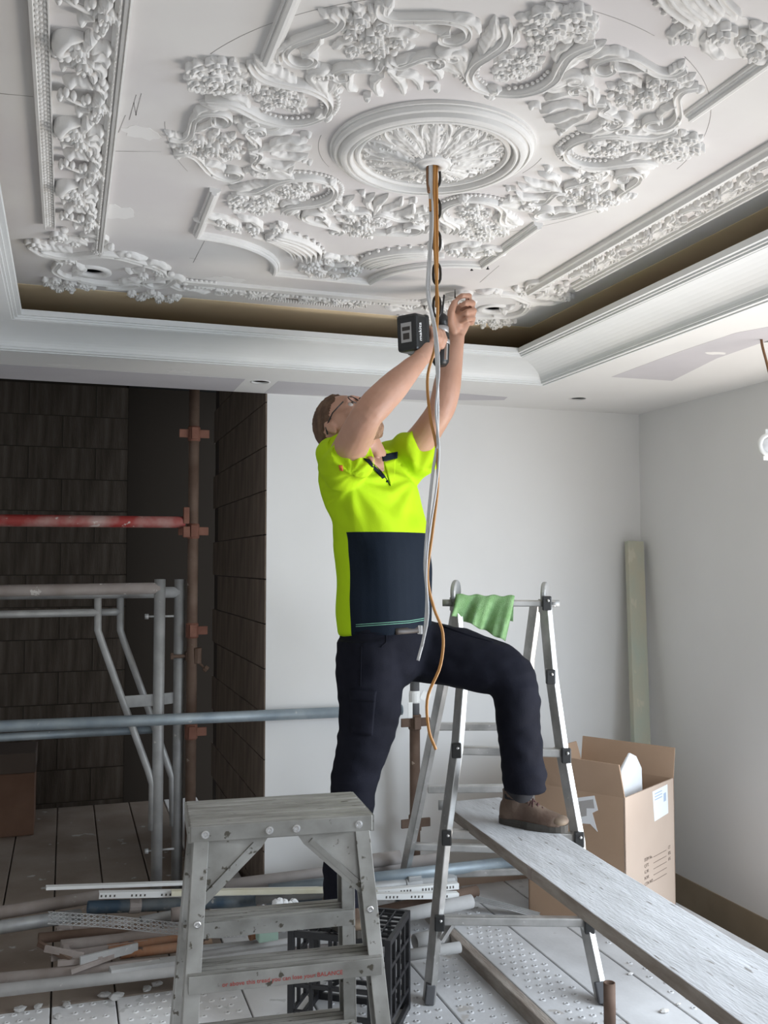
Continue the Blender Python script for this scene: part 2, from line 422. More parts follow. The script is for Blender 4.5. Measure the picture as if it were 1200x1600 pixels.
struct(obj('wall_left', MB().bx(XL-.1, XL, -1.75, 7.0, -2, 2.66), 'wall', smooth=False))
struct(obj('recess_light_block', MB().bx(XL, 1.2, YB, 7.0, 2.62, 2.66), 'black', smooth=False))  # unseen slab added to keep light from above out of the recess
# block wall at the back of the recess, and the block return beside the white wall
YK = 6.30
bw = struct(obj('wall_recess', MB().bx(XL, .37, YK, YK+.12, -2.0, 2.62).bx(.37, 1.0, YK+.22, YK+.34, -2.0, 2.62).bx(.355, .37, YK, YK+.25, -2, 2.62), 'mortar', smooth=False))  # set-back strip left plain dark, painting in the shade beside the return
rd = random.Random(4)
bm1 = MB().box((0, 0, 0), (.395, .010, .194)).mesh('block', False); bm1.materials.append(M['block'])
bm2 = MB().box((0, 0, 0), (.195, .010, .194)).mesh('block', False); bm2.materials.append(M['block'])
def block(me, loc, rz=0, parent=bw, name='block'):
    o = bpy.data.objects.new(name, me); COL.objects.link(o); o.parent = parent; o.location = loc; o.rotation_euler = (0, 0, rz); return o
for r in range(14):
    z = -.12+r*.2; off = .2*(r % 2)
    for k in range(3):
        x = .37-.2-off-.4*k + (0)
        if x > -.60: block(bm1, (x, YK-.001+rd.uniform(-.002, .002), z))
    if r % 2: block(bm2, (.27, YK-.001, z))
    
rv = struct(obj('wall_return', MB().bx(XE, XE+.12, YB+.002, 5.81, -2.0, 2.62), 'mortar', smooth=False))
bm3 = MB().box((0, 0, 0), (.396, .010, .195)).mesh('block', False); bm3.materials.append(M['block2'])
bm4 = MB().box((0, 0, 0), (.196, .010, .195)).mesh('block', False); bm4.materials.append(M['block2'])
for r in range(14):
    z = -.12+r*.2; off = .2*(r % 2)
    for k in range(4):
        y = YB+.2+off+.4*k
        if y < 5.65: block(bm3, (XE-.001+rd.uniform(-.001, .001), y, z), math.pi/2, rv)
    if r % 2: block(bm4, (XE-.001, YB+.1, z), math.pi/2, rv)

# scaffold deck: steel planks, each with rows of raised perforations
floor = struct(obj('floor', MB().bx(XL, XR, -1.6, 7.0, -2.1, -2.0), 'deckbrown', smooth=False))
def plank(x0, x1, y0, y1, ztop, material, rows, seed, step=.052, skip=0, th=.05):
    m = MB().bx(x0+.003, x1-.003, y0+.002, y1-.002, ztop-th, ztop)
    o = obj('deck_plank', m, material, floor, smooth=False, bevel=.004)
    if rows:
        h = MB(); rdm = random.Random(seed); hole = []
        n = int((y1-y0)/step)
        for i in range(n):
            for k in range(rows):
                if rdm.random() < skip: continue
                x = x0+.028+(x1-x0-.056)*(k+.25+.5*(i % 2))/rows; y = y0+step*(i+.5)
                h.lathe([(.0115, ztop), (.0085, ztop+.003), (.0055, ztop+.0035), (.0045, ztop+.0005)], (x, y, 0), 8)
        p = obj('perforations', h, material, o); p['kind'] = 'stuff'
        d = MB()
        for v in range(0, len(h.V), 32):
            q = [h.V[v+24+j] for j in range(8)]; d.add([(a, b, c+.0004) for a, b, c in q], [tuple(range(8))])
        q = obj('perforation_holes', d, 'dimple', o, world=False); q['kind'] = 'stuff'
    return o
# lower deck on the left, raised deck on the right of the timber edge
xs = [1.462-.212*i for i in range(14)]
for i in range(12):
    x1, x0 = xs[i], xs[i+1]
    if x1 < -1.2: break
    if x0 > .55:
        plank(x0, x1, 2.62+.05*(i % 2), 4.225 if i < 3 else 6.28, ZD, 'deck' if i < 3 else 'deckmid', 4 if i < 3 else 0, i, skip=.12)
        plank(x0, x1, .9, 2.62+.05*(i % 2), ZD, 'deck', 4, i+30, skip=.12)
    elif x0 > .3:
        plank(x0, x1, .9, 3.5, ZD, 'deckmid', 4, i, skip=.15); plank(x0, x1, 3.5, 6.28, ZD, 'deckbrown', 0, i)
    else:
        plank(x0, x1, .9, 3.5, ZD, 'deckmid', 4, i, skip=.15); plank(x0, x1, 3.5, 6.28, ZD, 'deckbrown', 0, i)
XD = [1.492, 1.709, 1.927, 2.145, 2.33, 2.512]
for i in range(5):
    plank(XD[i], XD[i+1], .7, 4.22, 0, 'deck', (4, 0, 3, 3, 0)[i], 60+i, step=(.05, 1, .062, .062, 1)[i], skip=.06)
obj('edge_board', MB().bx(1.455, 1.492, .7, 3.60, ZD-.01, .001), 'timberedge', floor, smooth=False, bevel=.004)
# ================================================================== plaster ornament (u, v on the ceiling; h hangs down)
P_SCROLL = [(-1, 0), (-.99, .62), (-.86, .96), (-.66, 1), (-.48, .74), (-.1, .50), (.28, .60), (.52, .95), (.72, 1), (.92, .80), (.99, .5), (1, 0)]
P_ROUND = [(-1, 0), (-.92, .48), (-.62, .84), (0, 1), (.62, .84), (.92, .48), (1, 0)]
P_RAIL = [(-1, 0), (-1, .50), (-.86, .58), (-.66, .52), (-.62, .86), (-.2, 1), (.22, .95), (.26, .60), (.66, .52), (.72, .38), (1, .32), (1, 0)]
P_FLAT = [(-1, 0), (-.98, .8), (-.9, 1), (.9, 1), (.98, .8), (1, 0)]
def ribbon(mb, path, wf, hf, prof=P_SCROLL, n=36, straight=False):
    P = [Vector((p[0], p[1])) for p in path] if straight else [Vector((p[0], p[1])) for p in spline([(p[0], p[1], 0) for p in path], n)]
    n = len(P); rings = []
    for i, p in enumerate(P):
        t = i/(n-1); a = P[max(i-1, 0)]; b = P[min(i+1, n-1)]; d = (b-a).normalized(); nn = Vector((-d.y, d.x))
        w = wf(t) if callable(wf) else wf; h = hf(t) if callable(hf) else hf
        rings.append([(p.x+nn.x*w*s, p.y+nn.y*w*s, -h*q) for s, q in prof])
    mb.ring_loft(rings, cap=True, closed=False); return mb
def leaf(mb, path, W, H, lobes=4, side=0, lift=.6, base=.25, h0=0.0, n=None, cur=.12):
    n = n or lobes*6+7
    P = [Vector((p.x, p.y)) for p in spline([(p[0], p[1], 0) for p in path], n)]
    S = [-1.0, -1.0, -.86, -.62, -.36, -.14, 0, .14, .36, .62, .86, 1.0, 1.0]
    L = sum((P[i+1]-P[i]).length for i in range(n-1)); rings = []
    for i, p in enumerate(P):
        t = i/(n-1); d = (P[min(i+1, n-1)]-P[max(i-1, 0)]).normalized(); nn = Vector((-d.y, d.x))
        env = max(math.sin(math.pi*min(1, t**.75))**.7 if t < 1 else 0, base*(1-t)**.5)
        env = max(env, .05)
        ring = []
        for k, s in enumerate(S):
            a = abs(s); ph = lobes*(t-.0)
            sc = .70+.30*abs(math.sin(math.pi*ph))**.6 if lobes > 1 else 1
            ww = W*env*(1-(1-sc)*a*a)
            if side and s*side < 0: ww *= .30
            ridge = .5+.5*math.cos(2*math.pi*(lobes*t-.5-.35*a))
            hh = (.42+.58*(1-a**1.7))*(1-.42*ridge*a) - .22*math.exp(-(s/.10)**2)
            hh = H*(hh*(.45+.55*math.sin(math.pi*min(.5+.5*t, .93)))+lift*.62*math.sin(math.pi*min(1, max(0, (t-.50)/.56)))**2)*min(1, .35+6*env)
            hh += h0
            if k in (0, 12): hh = 0
            sh = cur*W*a*a*(1 if lobes > 1 else .3)
            q = p + nn*(s*ww) + d*sh
            ring.append((q.x, q.y, -hh))
        rings.append(ring)
    mb.ring_loft(rings, cap=True, closed=False); return mb
def flower(mb, c, R, H, n=5, rot=0, h0=0, layers=2, tilt=(0, 0)):
    for L in range(layers):
        r0 = R*(1, .62, .36)[L]; hb = h0+H*(0, .42, .70)[L]; rt = rot+L*math.pi/n; seg = n*6; rings = []
        for rho in (1.0, 1.0, .92, .78, .55, .30, .08):
            ring = []
            for j in range(seg):
                th = 2*math.pi*j/seg; pet = abs(math.cos(n*(th-rt)/2)); rm = r0*(.50+.50*pet**.5)
                h = hb+H*.66*(.28+.72*(rho if rho < .95 else .80)**1.4)*(.45+.55*pet**.8)
                x = c[0]+rm*rho*math.cos(th); y = c[1]+rm*rho*math.sin(th)
                h += tilt[0]*rho*math.cos(th)*r0+tilt[1]*rho*math.sin(th)*r0
                ring.append((x, y, -max(h, .0005)))
            rings.append(ring)
        rings[0] = [(x, y, -max(0, hb*.0)) for x, y, z in rings[0]]
        mb.ring_loft(rings, cap=False)
    mb.ball((c[0], c[1], -(h0+H*(.95 if layers > 1 else .55))), (R*.2, R*.2, R*.18), 8, 5)
    return mb
def beads(mb, pts, r, h=.6):
    for p in pts: mb.ball((p[0], p[1], -r*h), r, 8, 6)
    return mb
def volute(c, r0, r1, a0, turns, sgn, n=16):
    """spiral points running inwards"""
    return [(c[0]+(r0+(r1-r0)*k/(n-1))*math.cos(a0+sgn*2*math.pi*turns*k/(n-1)), c[1]+(r0+(r1-r0)*k/(n-1))*math.sin(a0+sgn*2*math.pi*turns*k/(n-1))) for k in range(n)]
def mir(p): return [(x, -y) for x, y in p]
mm = lambda *a: [(x/1000, y/1000) for x, y in a]
taper = lambda a, b: (lambda t: a+(b-a)*t)
def orn(name, mb, root):
    o = obj(name, mb, 'plaster', root, world=False)
    if name == 'bead_row': o['kind'] = 'stuff'
    return o
def bouquet(root, c, R, seed, n=7, H=.024, elong=(1, 1)):
    rd = random.Random(seed)
    for k in range(8):
        a = 2*math.pi*(k+rd.uniform(-.25, .25))/8; e = (c[0]+R*elong[0]*1.18*math.cos(a), c[1]+R*elong[1]*1.18*math.sin(a))
        b = (c[0]+R*.45*elong[0]*math.cos(a+.2), c[1]+R*.45*elong[1]*math.sin(a+.2))
        md = ((e[0]+b[0])/2+.1*R*math.cos(a+1.5), (e[1]+b[1])/2+.1*R*math.sin(a+1.5))
        orn('leaf', leaf(MB(), [b, md, e], R*.26, H*.8, 3, lift=.5), root)
    for k in range(n):
        if k == 0: p = c; r = R*.50
        else:
            a = 2*math.pi*k/(n-1)+rd.uniform(-.3, .3); q = R*rd.uniform(.62, .82)
            p = (c[0]+q*elong[0]*math.cos(a), c[1]+q*elong[1]*math.sin(a)); r = R*rd.uniform(.42, .54)
        orn('flower', flower(MB(), p, r, H*rd.uniform(.8, 1.0), rd.choice((5, 5, 6)), rd.uniform(0, 6), H*(.55 if k == 0 else rd.uniform(.1, .35)), 2 if r > R*.35 else 2,
                             (rd.uniform(-.3, .3), rd.uniform(-.3, .3))), root)
    b = MB()
    for k in range(5):
        a = rd.uniform(0, 6.28); q = R*rd.uniform(.2, .95)
        b.ball((c[0]+q*elong[0]*math.cos(a), c[1]+q*elong[1]*math.sin(a), -H*rd.uniform(.6, 1.1)), R*.085, 7, 5)
    o = orn('berries', b, root); o['kind'] = 'stuff'

# ---- cartouche module: local x runs outward from the ceiling's centre, y along the ring
def make_cartouche(root):
    for s in (1, -1):
        f = (lambda p: p) if s > 0 else mir
        arm = mm((528, 92), (505, 74), (477, 66), (437, 74), (398, 84), (352, 76), (316, 46), (300, 4))
        orn('scroll', ribbon(MB(), f(arm), lambda t: .004+.0068*math.sin(math.pi*min(1, .25+t*.7)), lambda t: .020+.006*math.sin(math.pi*t), n=44), root)
        orn('acanthus_leaf', leaf(MB(), f(mm((418, 84), (455, 84), (490, 92), (532, 112))), .021, .022, 5, lift=.7), root)
        orn('acanthus_leaf', leaf(MB(), f(mm((345, 80), (372, 98), (402, 122), (408, 152), (386, 160))), .022, .024, 4, lift=.8), root)
        orn('acanthus_leaf', leaf(MB(), f(mm((352, 82), (352, 108), (362, 138), (352, 150))), .014, .020, 3, lift=.7), root)
        orn('acanthus_leaf', leaf(MB(), f(mm((440, 70), (462, 52), (486, 48), (512, 58))), .012, .018, 4, lift=.5), root)
        orn('scroll_curl', ribbon(MB(), f(volute((.389, .151), .014, .003, -1.2, 1.2, 1)), taper(.004, .002), .024, P_ROUND, 20), root)
        orn('bead_row', beads(MB(), [(x, s*y) for x, y in [(p.x, p.y) for p in spline([(.405, .066, 0), (.372, .066, 0), (.342, .052, 0), (.322, .026, 0)], 9)]], .0045, 1.5), root)
        orn('bead_row', beads(MB(), [(x, s*y) for x, y in [(p.x, p.y) for p in spline([(.350, .098, 0), (.318, .076, 0), (.294, .042, 0), (.284, .012, 0)], 10)]], .0052, .8), root)
    orn('acanthus_leaf', leaf(MB(), mm((322, 0), (302, 0), (280, 0)), .020, .026, 3, lift=.6), root)
    bouquet(root, (.553, 0), .056, 3, 7, .019, (.85, 1.2))
    bouquet(root, (.408, .0), .044, 8, 6, .016, (1.2, .9))
    orn('flower', flower(MB(), (.482, .006), .017, .018, 5, .4, .004), root)
    orn('leaf', leaf(MB(), mm((470, -2), (490, -18), (500, -34)), .010, .014, 3), root)
    orn('leaf', leaf(MB(), mm((462, 4), (478, 22), (490, 34)), .010, .014, 3), root)
# ---- palmette module
def make_palmette(root):
    for s in (1, -1):
        f = (lambda p: p) if s > 0 else mir
        out = mm((592, 42), (566, 36), (545, 58), (534, 98), (522, 140), (496, 168), (462, 168), (448, 142), (462, 120), (482, 124), (484, 140))
        orn('scroll', ribbon(MB(), f(out), lambda t: .0095-.0045*t, lambda t: .018+.006*t, n=54), root)
        orn('acanthus_leaf', leaf(MB(), f(mm((560, 44), (580, 52), (598, 66))), .012, .018, 3), root)
        orn('acanthus_leaf', leaf(MB(), f(mm((534, 86), (512, 98), (492, 118), (488, 142))), .013, .022, 4, side=1 if s > 0 else -1), root)
        orn('acanthus_leaf', leaf(MB(), f(mm((520, 146), (506, 172), (484, 186), (456, 188))), .013, .022, 4, side=-1 if s > 0 else 1), root)
        orn('scroll', ribbon(MB(), f(mm((418, 6), (397, 22), (404, 48), (416, 80), (404, 104), (384, 104), (380, 86), (392, 80))), lambda t: .0085-.003*t, .022, n=40), root)
        orn('acanthus_leaf', leaf(MB(), f(mm((400, 14), (408, 42), (396, 72), (352, 92), (318, 82))), .0145, .022, 5, lift=.8), root)
        orn('acanthus_leaf', leaf(MB(), f(mm((372, 12), (352, 34), (320, 44), (286, 38))), .0115, .022, 4, lift=.7), root)
        orn('acanthus_leaf', leaf(MB(), f(mm((376, 78), (358, 106), (336, 122), (322, 112))), .010, .018, 3, lift=.7), root)
        orn('scroll_curl', ribbon(MB(), f(volute((.400, .130), .023, .004, 2.2, 1.35, -1)), taper(.006, .003), .022, P_ROUND, 26), root)
        orn('acanthus_leaf', leaf(MB(), f(mm((412, 112), (430, 130), (446, 132))), .010, .018, 3), root)
        orn('acanthus_leaf', leaf(MB(), f(mm((300, 60), (290, 72), (276, 70))), .009, .018, 2, lift=.9), root)
        orn('leaf', leaf(MB(), f(mm((470, 18), (456, 44), (444, 66))), .012, .016, 3), root)
        orn('leaf', leaf(MB(), f(mm((500, 26), (492, 56), (478, 82))), .012, .016, 3), root)
        orn('leaf', leaf(MB(), f(mm((545, 14), (568, 24), (590, 22))), .010, .015, 3), root)
        orn('flower', flower(MB(), (.470, s*.042), .018, .018, 5, .3*s, .004), root)
        orn('flower', flower(MB(), (.528, s*.030), .019, .020, 5, .9*s, .006), root)
        orn('bead', beads(MB(), [(.436, s*.024)], .008, .9), root)
    orn('acanthus_leaf', leaf(MB(), mm((398, 0), (360, 6), (320, 10), (278, 4)), .0135, .024, 5, lift=.6), root)
    orn('flower', flower(MB(), (.502, 0), .025, .024, 6, .2, .010), root)
    orn('flower', flower(MB(), (.556, -.004), .020, .021, 5, 1.2, .006), root)
    orn('flower', flower(MB(), (.452, .002), .017, .018, 5, .5, .006), root)
    orn('leaf', leaf(MB(), mm((566, 0), (582, 2), (600, -4)), .011, .016, 3), root)
CART = [(-161, 'plaster cartouche of scrolls and flower bouquets, leftmost on the ceiling ring'), (127, 'plaster flower cartouche above the left shell drop, low on the ceiling ring'),
        (53, 'plaster oval flower cartouche just right of the hanging cables'), (-21, 'plaster flower cartouche pointing at the right rail, right side of the ring'),
        (-88, 'plaster cartouche with large bouquet at the top of the ceiling ring')]
PALM = [(165, 'plaster palmette with curled volutes, left side of the ceiling ring'), (92, 'plaster palmette just left of the hanging cables, low on the ring'),
        (14, 'plaster palmette nearest the right frieze, lower right of the ring'), (-53, 'plaster palmette touching the upper end of the right rail'),
        (-124, 'plaster palmette at the upper left of the ring, beside the left rail end')]
for lst, make, nm, cat, grp in ((CART, make_cartouche, 'plaster_cartouche', 'ceiling ornament', 'cartouches of the ceiling ring'), (PALM, make_palmette, 'plaster_palmette', 'ceiling ornament', 'palmettes of the ceiling ring')):
    first = None
    for a, lab in lst:
        if first is None:
            first = thing(nm, lab, cat, ROSE, math.radians(a), grp); make(first); first.scale = (1, 1, .78)
        else:
            c = copy_tree(first); c.rotation_euler = (0, 0, math.radians(a)); c['label'] = lab

# ---- central rose
rose = thing('ceiling_rose', 'round white plaster ceiling rose with acanthus dish, cables through its centre', 'ceiling rose', ROSE)
obj('outer_ring', MB().lathe([(.236, 0), (.236, -.007), (.230, -.007), (.230, -.011), (.226, -.016), (.221, -.018), (.221, -.014), (.217, -.014), (.212, -.024), (.206, -.027), (.199, -.027), (.199, -.022), (.195, -.022), (.193, -.026), (.190, -.027), (.187, -.026), (.185, -.022),
    (.183, -.012), (.178, -.009), (.178, -.015), (.174, -.019), (.170, -.019), (.166, -.015), (.166, -.008), (.163, -.007), (.150, -.010), (.12, -.017), (.09, -.022), (.06, -.025), (.03, -.026), (.03, 0)], (0, 0, 0), 96), 'plaster', rose, world=False, flat_angle=28)
rose.scale = (1, 1, 1.05)
dome = lambda r: .022*max(0, 1-(r/.163)**2)
orn('collar', MB().lathe([(.044, -.020), (.044, -.034), (.040, -.038), (.036, -.036), (.033, -.040), (.024, -.042), (.017, -.041), (.015, -.036), (.0145, .0)], (0, 0, 0), 40), rose)
pol = lambda r, a: (r*math.cos(a), r*math.sin(a))
LA = leaf(MB(), [(.044, 0), (.085, 0), (.125, 0), (.160, 0)], .022, .020, 6, lift=.55, base=.5).mesh('acanthus_leaf'); LA.materials.append(M['plaster'])
LB = leaf(MB(), [(.050, 0), (.075, .004), (.105, .006), (.135, -.004)], .012, .016, 4, lift=.6, base=.4).mesh('acanthus_leaf'); LB.materials.append(M['plaster'])
LC = leaf(MB(), [(.040, 0), (.052, 0), (.066, 0)], .009, .016, 2, lift=.8, base=.6).mesh('petal'); LC.materials.append(M['plaster'])
SV = ribbon(MB(), [(.112, .006), (.135, .010), (.152, .020), (.158, .034), (.148, .040), (.142, .032), (.147, .028)], taper(.004, .002), .016, P_ROUND, 28).mesh('scroll'); SV.materials.append(M['plaster'])
SW = ribbon(MB(), mir([(.112, .006), (.135, .010), (.152, .020), (.158, .034), (.148, .040), (.142, .032), (.147, .028)]), taper(.004, .002), .016, P_ROUND, 28).mesh('scroll'); SW.materials.append(M['plaster'])
for me in (LA, LB, LC, SV, SW):
    for v in me.vertices: v.co.z = v.co.z*.8 - dome(math.hypot(v.co.x, v.co.y))
for k in range(10):
    for me, nm, a in ((LA, 'acanthus_leaf', 0), (LB, 'acanthus_leaf', .19), (LB, 'acanthus_leaf', .40), (SV, 'scroll', .314), (SW, 'scroll', .314)):
        o = bpy.data.objects.new(nm, me); COL.objects.link(o); o.parent = rose; o.rotation_euler = (0, 0, 2*math.pi*k/10+a)
for k in range(20):
    o = bpy.data.objects.new('petal', LC); COL.objects.link(o); o.parent = rose; o.rotation_euler = (0, 0, 2*math.pi*k/20+.1)
orn('bead_row', beads(MB(), [pol(.078+.058*(i/6), 2*math.pi*k/10+.10+.03*i/6) for k in range(10) for i in range(7)], .0028, 8.0), rose)['kind'] = 'stuff'
for k in range(10):
    a = 2*math.pi*k/10; orn('flower', flower(MB(), pol(.152, a+.314), .012, .010, 5, a, .006), rose)

# ---- panel frame of straight rails and indented corner arcs
frame = thing('panel_moulding', 'ridged white plaster frame with indented corners around the ceiling ring', 'moulding', (ROSE.x, ROSE.y, ZC))
FX0, FX1, FY0, FY1, FR = .345, 1.236, .985, 3.010, .280
def rail(path, straight=True, w=.0145, h=.020):
    obj('rail', ribbon(MB(), [(p[0]-ROSE.x, p[1]-ROSE.y) for p in path], w, h, P_RAIL, straight=True), 'plaster', frame, world=False, smooth=True, flat_angle=30)
def arc(c, r, a0, a1, n=22): return [(c[0]+r*math.cos(math.radians(a0+(a1-a0)*k/(n-1))), c[1]+r*math.sin(math.radians(a0+(a1-a0)*k/(n-1)))) for k in range(n)]
rail([(FX0, FY1-FR-.005), (FX0, 2.385)]); rail([(FX0, 1.725), (FX0, FY0+FR)])
rail([(FX1, 2.345), (FX1, FY1-FR-.005)]); rail([(FX1, FY0+FR), (FX1, 1.665)])
rail(arc((FX0, FY1), FR, -90, 0)); rail(arc((FX1, FY1), FR, 180, 270)); rail(arc((FX1, FY0), FR, 90, 180)); rail(arc((FX0, FY0), FR, 0, 90))
rail([(FX0+FR, FY1), (FX1-FR, FY1)]); rail([(FX1-FR, FY0), (FX0+FR, FY0)])

# ---- shell drops lying inside each indented corner
def make_drop(root):
    # local frame: origin at the notch corner, x and y pointing into the frame
    A = lambda a, r: (r*math.cos(math.radians(a)), r*math.sin(math.radians(a)))
    orn('shell', leaf(MB(), [A(62, .375), A(50, .392), A(38, .392), A(26, .372)], .034, .028, 7, lift=.3, base=.8), root)
    for i in range(5): orn('shell_rib', ribbon(MB(), [A(60, .355+.013*i), A(48, .360+.016*i), A(36, .360+.016*i), A(27, .352+.012*i)], taper(.006, .004), .030-.002*abs(i-2), P_ROUND, 16), root)
    orn('scroll', ribbon(MB(), [A(66, .345), A(54, .345), A(40, .342), A(28, .332)], .006, .018, n=24), root)
    for k, (a, r, R) in enumerate(((70, .390, .026), (77, .372, .022), (84, .400, .020), (21, .380, .026), (14, .362, .022), (7, .395, .020), (26, .425, .018), (64, .43, .018))):
        orn('flower', flower(MB(), A(a, r), R, .022, 5, k, .006), root)
    for a0, r0, a1, r1, W in ((68, .41, 80, .44, .014), (76, .385, 92, .42, .015), (80, .36, 94, .375, .012), (22, .41, 10, .44, .014), (14, .385, 0, .415, .015), (10, .35, -3, .375, .012), (30, .42, 22, .46, .013), (60, .42, 66, .46, .013), (18, .34, 8, .33, .012), (72, .345, 84, .335, .012)):
        orn('leaf', leaf(MB(), [A(a0, r0), A((a0+a1)/2, (r0+r1)/2+.008), A(a1, r1)], W, .02, 3, lift=.6), root)
    orn('bead_row', beads(MB(), [A(62-4.2*i, .438-.0012*(i-4)**2) for i in range(9)], .006, .9), root)
dr = None
for (x, y, sx, sy, lab) in ((FX0, FY1, 1, -1, 'plaster shell and flower drop in the lower left indented corner of the ceiling frame'),
                            (FX1, FY1, -1, -1, 'plaster shell and flower drop behind the hanging cables, lower right frame corner'),
                            (FX1, FY0, -1, 1, 'plaster shell and flower drop at the top right of the ceiling'),
                            (FX0, FY0, 1, 1, 'plaster shell drop whose tip shows at the top edge above the left palmette')):
    if dr is None: dr = thing('plaster_shell_drop', lab, 'ceiling ornament', (x, y, ZC), 0, 'corner shell drops'); make_drop(dr); o = dr
    else: o = copy_tree(dr); o['label'] = lab
    o.location = (x, y, ZC); o.scale = (sx*1.07, sy*1.07, .85)

# ---- side bands
def straight(x0, x1, y0, y1): return None
lb = thing('band_moulding', 'pair of white plaster mouldings edging the left flower garland', 'moulding', (0, 2.0, ZC))
obj('outer_moulding', ribbon(MB(), [(-.058, 2.79-2.0), (-.058, .6-2.0)], .0165, .018, [(-1, 0), (-1, .9), (-.62, 1), (-.55, .55), (-.5, .45), (.78, .45), (.85, .8), (1, .8), (1, 0)], straight=True), 'plaster', lb, world=False, smooth=False)
bd = MB()
rdm = random.Random(2)
for i in range(118):
    y = .66+i*.018-2.0
    for k, x in enumerate((-.0625, -.0555, -.0485)): bd.ball((x, y+.004*k % .009, -.0085), (.0042, .0058, .0042), 6, 4)
obj('bead_pattern', bd, 'plaster', lb, world=False)['kind'] = 'stuff'
obj('inner_moulding', ribbon(MB(), [(.078, 2.975-2.0), (.078, .6-2.0)], .0145, .022, [(-1, 0), (-1, .35), (-.55, .42), (-.5, .75), (-.2, .8), (-.15, .6), (.0, .6), (.05, .9), (.4, 1), (.45, .75), (.6, .75), (.65, .95), (.95, .9), (1, 0)], straight=True), 'plaster', lb, world=False, smooth=False)
bd = MB()
for i in range(130):
    y = .66+i*.0175-2.0
    if i % 5 < 3: bd.ball((.0725, y, -.0165), (.0022, .0045, .0030), 6, 4)
    elif i % 5 == 3: bd.box((.0725, y+.009, -.0165), (.003, .022, .004))
obj('bead_and_reel', bd, 'plaster', lb, world=False)['kind'] = 'stuff'
def make_garland(root):
    # local: y runs away from the camera, x to the right; one period is .35 m
    B = lambda x, y, a=.008, b=.012: orn('bud', MB().ball((x, y, -.012), (a, b, .010), 8, 6), root)
    LF = lambda pts, W, n=2: orn('leaf', leaf(MB(), pts, W, .022, n, lift=.9), root)
    orn('crescent', ribbon(MB(), [(.004, -.052), (-.022, -.050), (-.038, -.028), (-.036, -.004), (-.020, .008)], lambda t: .004+.010*math.sin(math.pi*t), lambda t: .014+.018*math.sin(math.pi*t), P_ROUND, 24), root)
    for x, y in ((-.046, .004), (-.036, .018), (-.024, .016)): B(x, y, .009, .008)
    orn('flower', flower(MB(), (-.004, -.016), .019, .022, 6, .3, .008), root)
    orn('flower', flower(MB(), (.004, .034), .022, .022, 5, .8, .008), root)
    for pts, W in (([(.008, -.026), (.016, -.048), (.014, -.070)], .014), ([(.018, -.022), (.036, -.030), (.054, -.030)], .014), ([(.020, .000), (.038, .006), (.052, .018)], .013),
                   ([(.022, .028), (.036, .046), (.040, .068)], .013), ([(-.012, .040), (-.026, .044), (-.038, .056)], .010), ([(.012, .050), (.022, .070), (.026, .090)], .010)):
        LF(pts, W)
    for x, y in ((.040, .086), (.046, .104), (.032, .108)): B(x, y)
    LF([(.024, .112), (.004, .112), (-.014, .112), (-.032, .120)], .015, 3); LF([(.034, .112), (.042, .132), (.050, .148)], .010)
    orn('stem', MB().tube([(.030, .214, -.008), (.006, .198, -.013), (-.016, .182, -.014), (-.034, .166, -.012)], [.0055, .005, .0045, .006], 8), root)
    for x, y in ((-.036, .164), (-.026, .156), (-.012, .168), (-.038, .178), (.008, .180), (.016, .172)): B(x, y, .0065, .010)
    orn('flower', flower(MB(), (.036, .200), .019, .022, 5, .5, .008), root)
    for pts, W in (([(.036, .188), (.038, .172), (.040, .156)], .013), ([(.042, .202), (.054, .206), (.062, .218)], .009), ([(.020, .214), (.006, .226), (-.008, .238)], .012), ([(.034, .218), (.038, .234), (.032, .250)], .010)):
        LF(pts, W)
    for x, y in ((.024, .244), (.034, .256), (.026, .268)): B(x, y, .007, .010)
GL = ['plaster flower garland between the left mouldings, nearest the corner scrollwork', 'plaster flower garland of the left band, second from the corner scrollwork', 'plaster flower garland at the upper end of the left band', 'plaster garland sprig cut by the top edge of the left band']
g0 = None
for k, y in enumerate((2.50, 2.15, 1.80, 1.45)):
    if g0 is None: g0 = thing('plaster_garland', GL[0], 'ceiling ornament', (.012, y, ZC), 0, 'garlands of the left band'); make_garland(g0); g0.scale = (1, 1, 1.1)
    else: c = copy_tree(g0); c.location = (.012, y, ZC); c['label'] = GL[k]

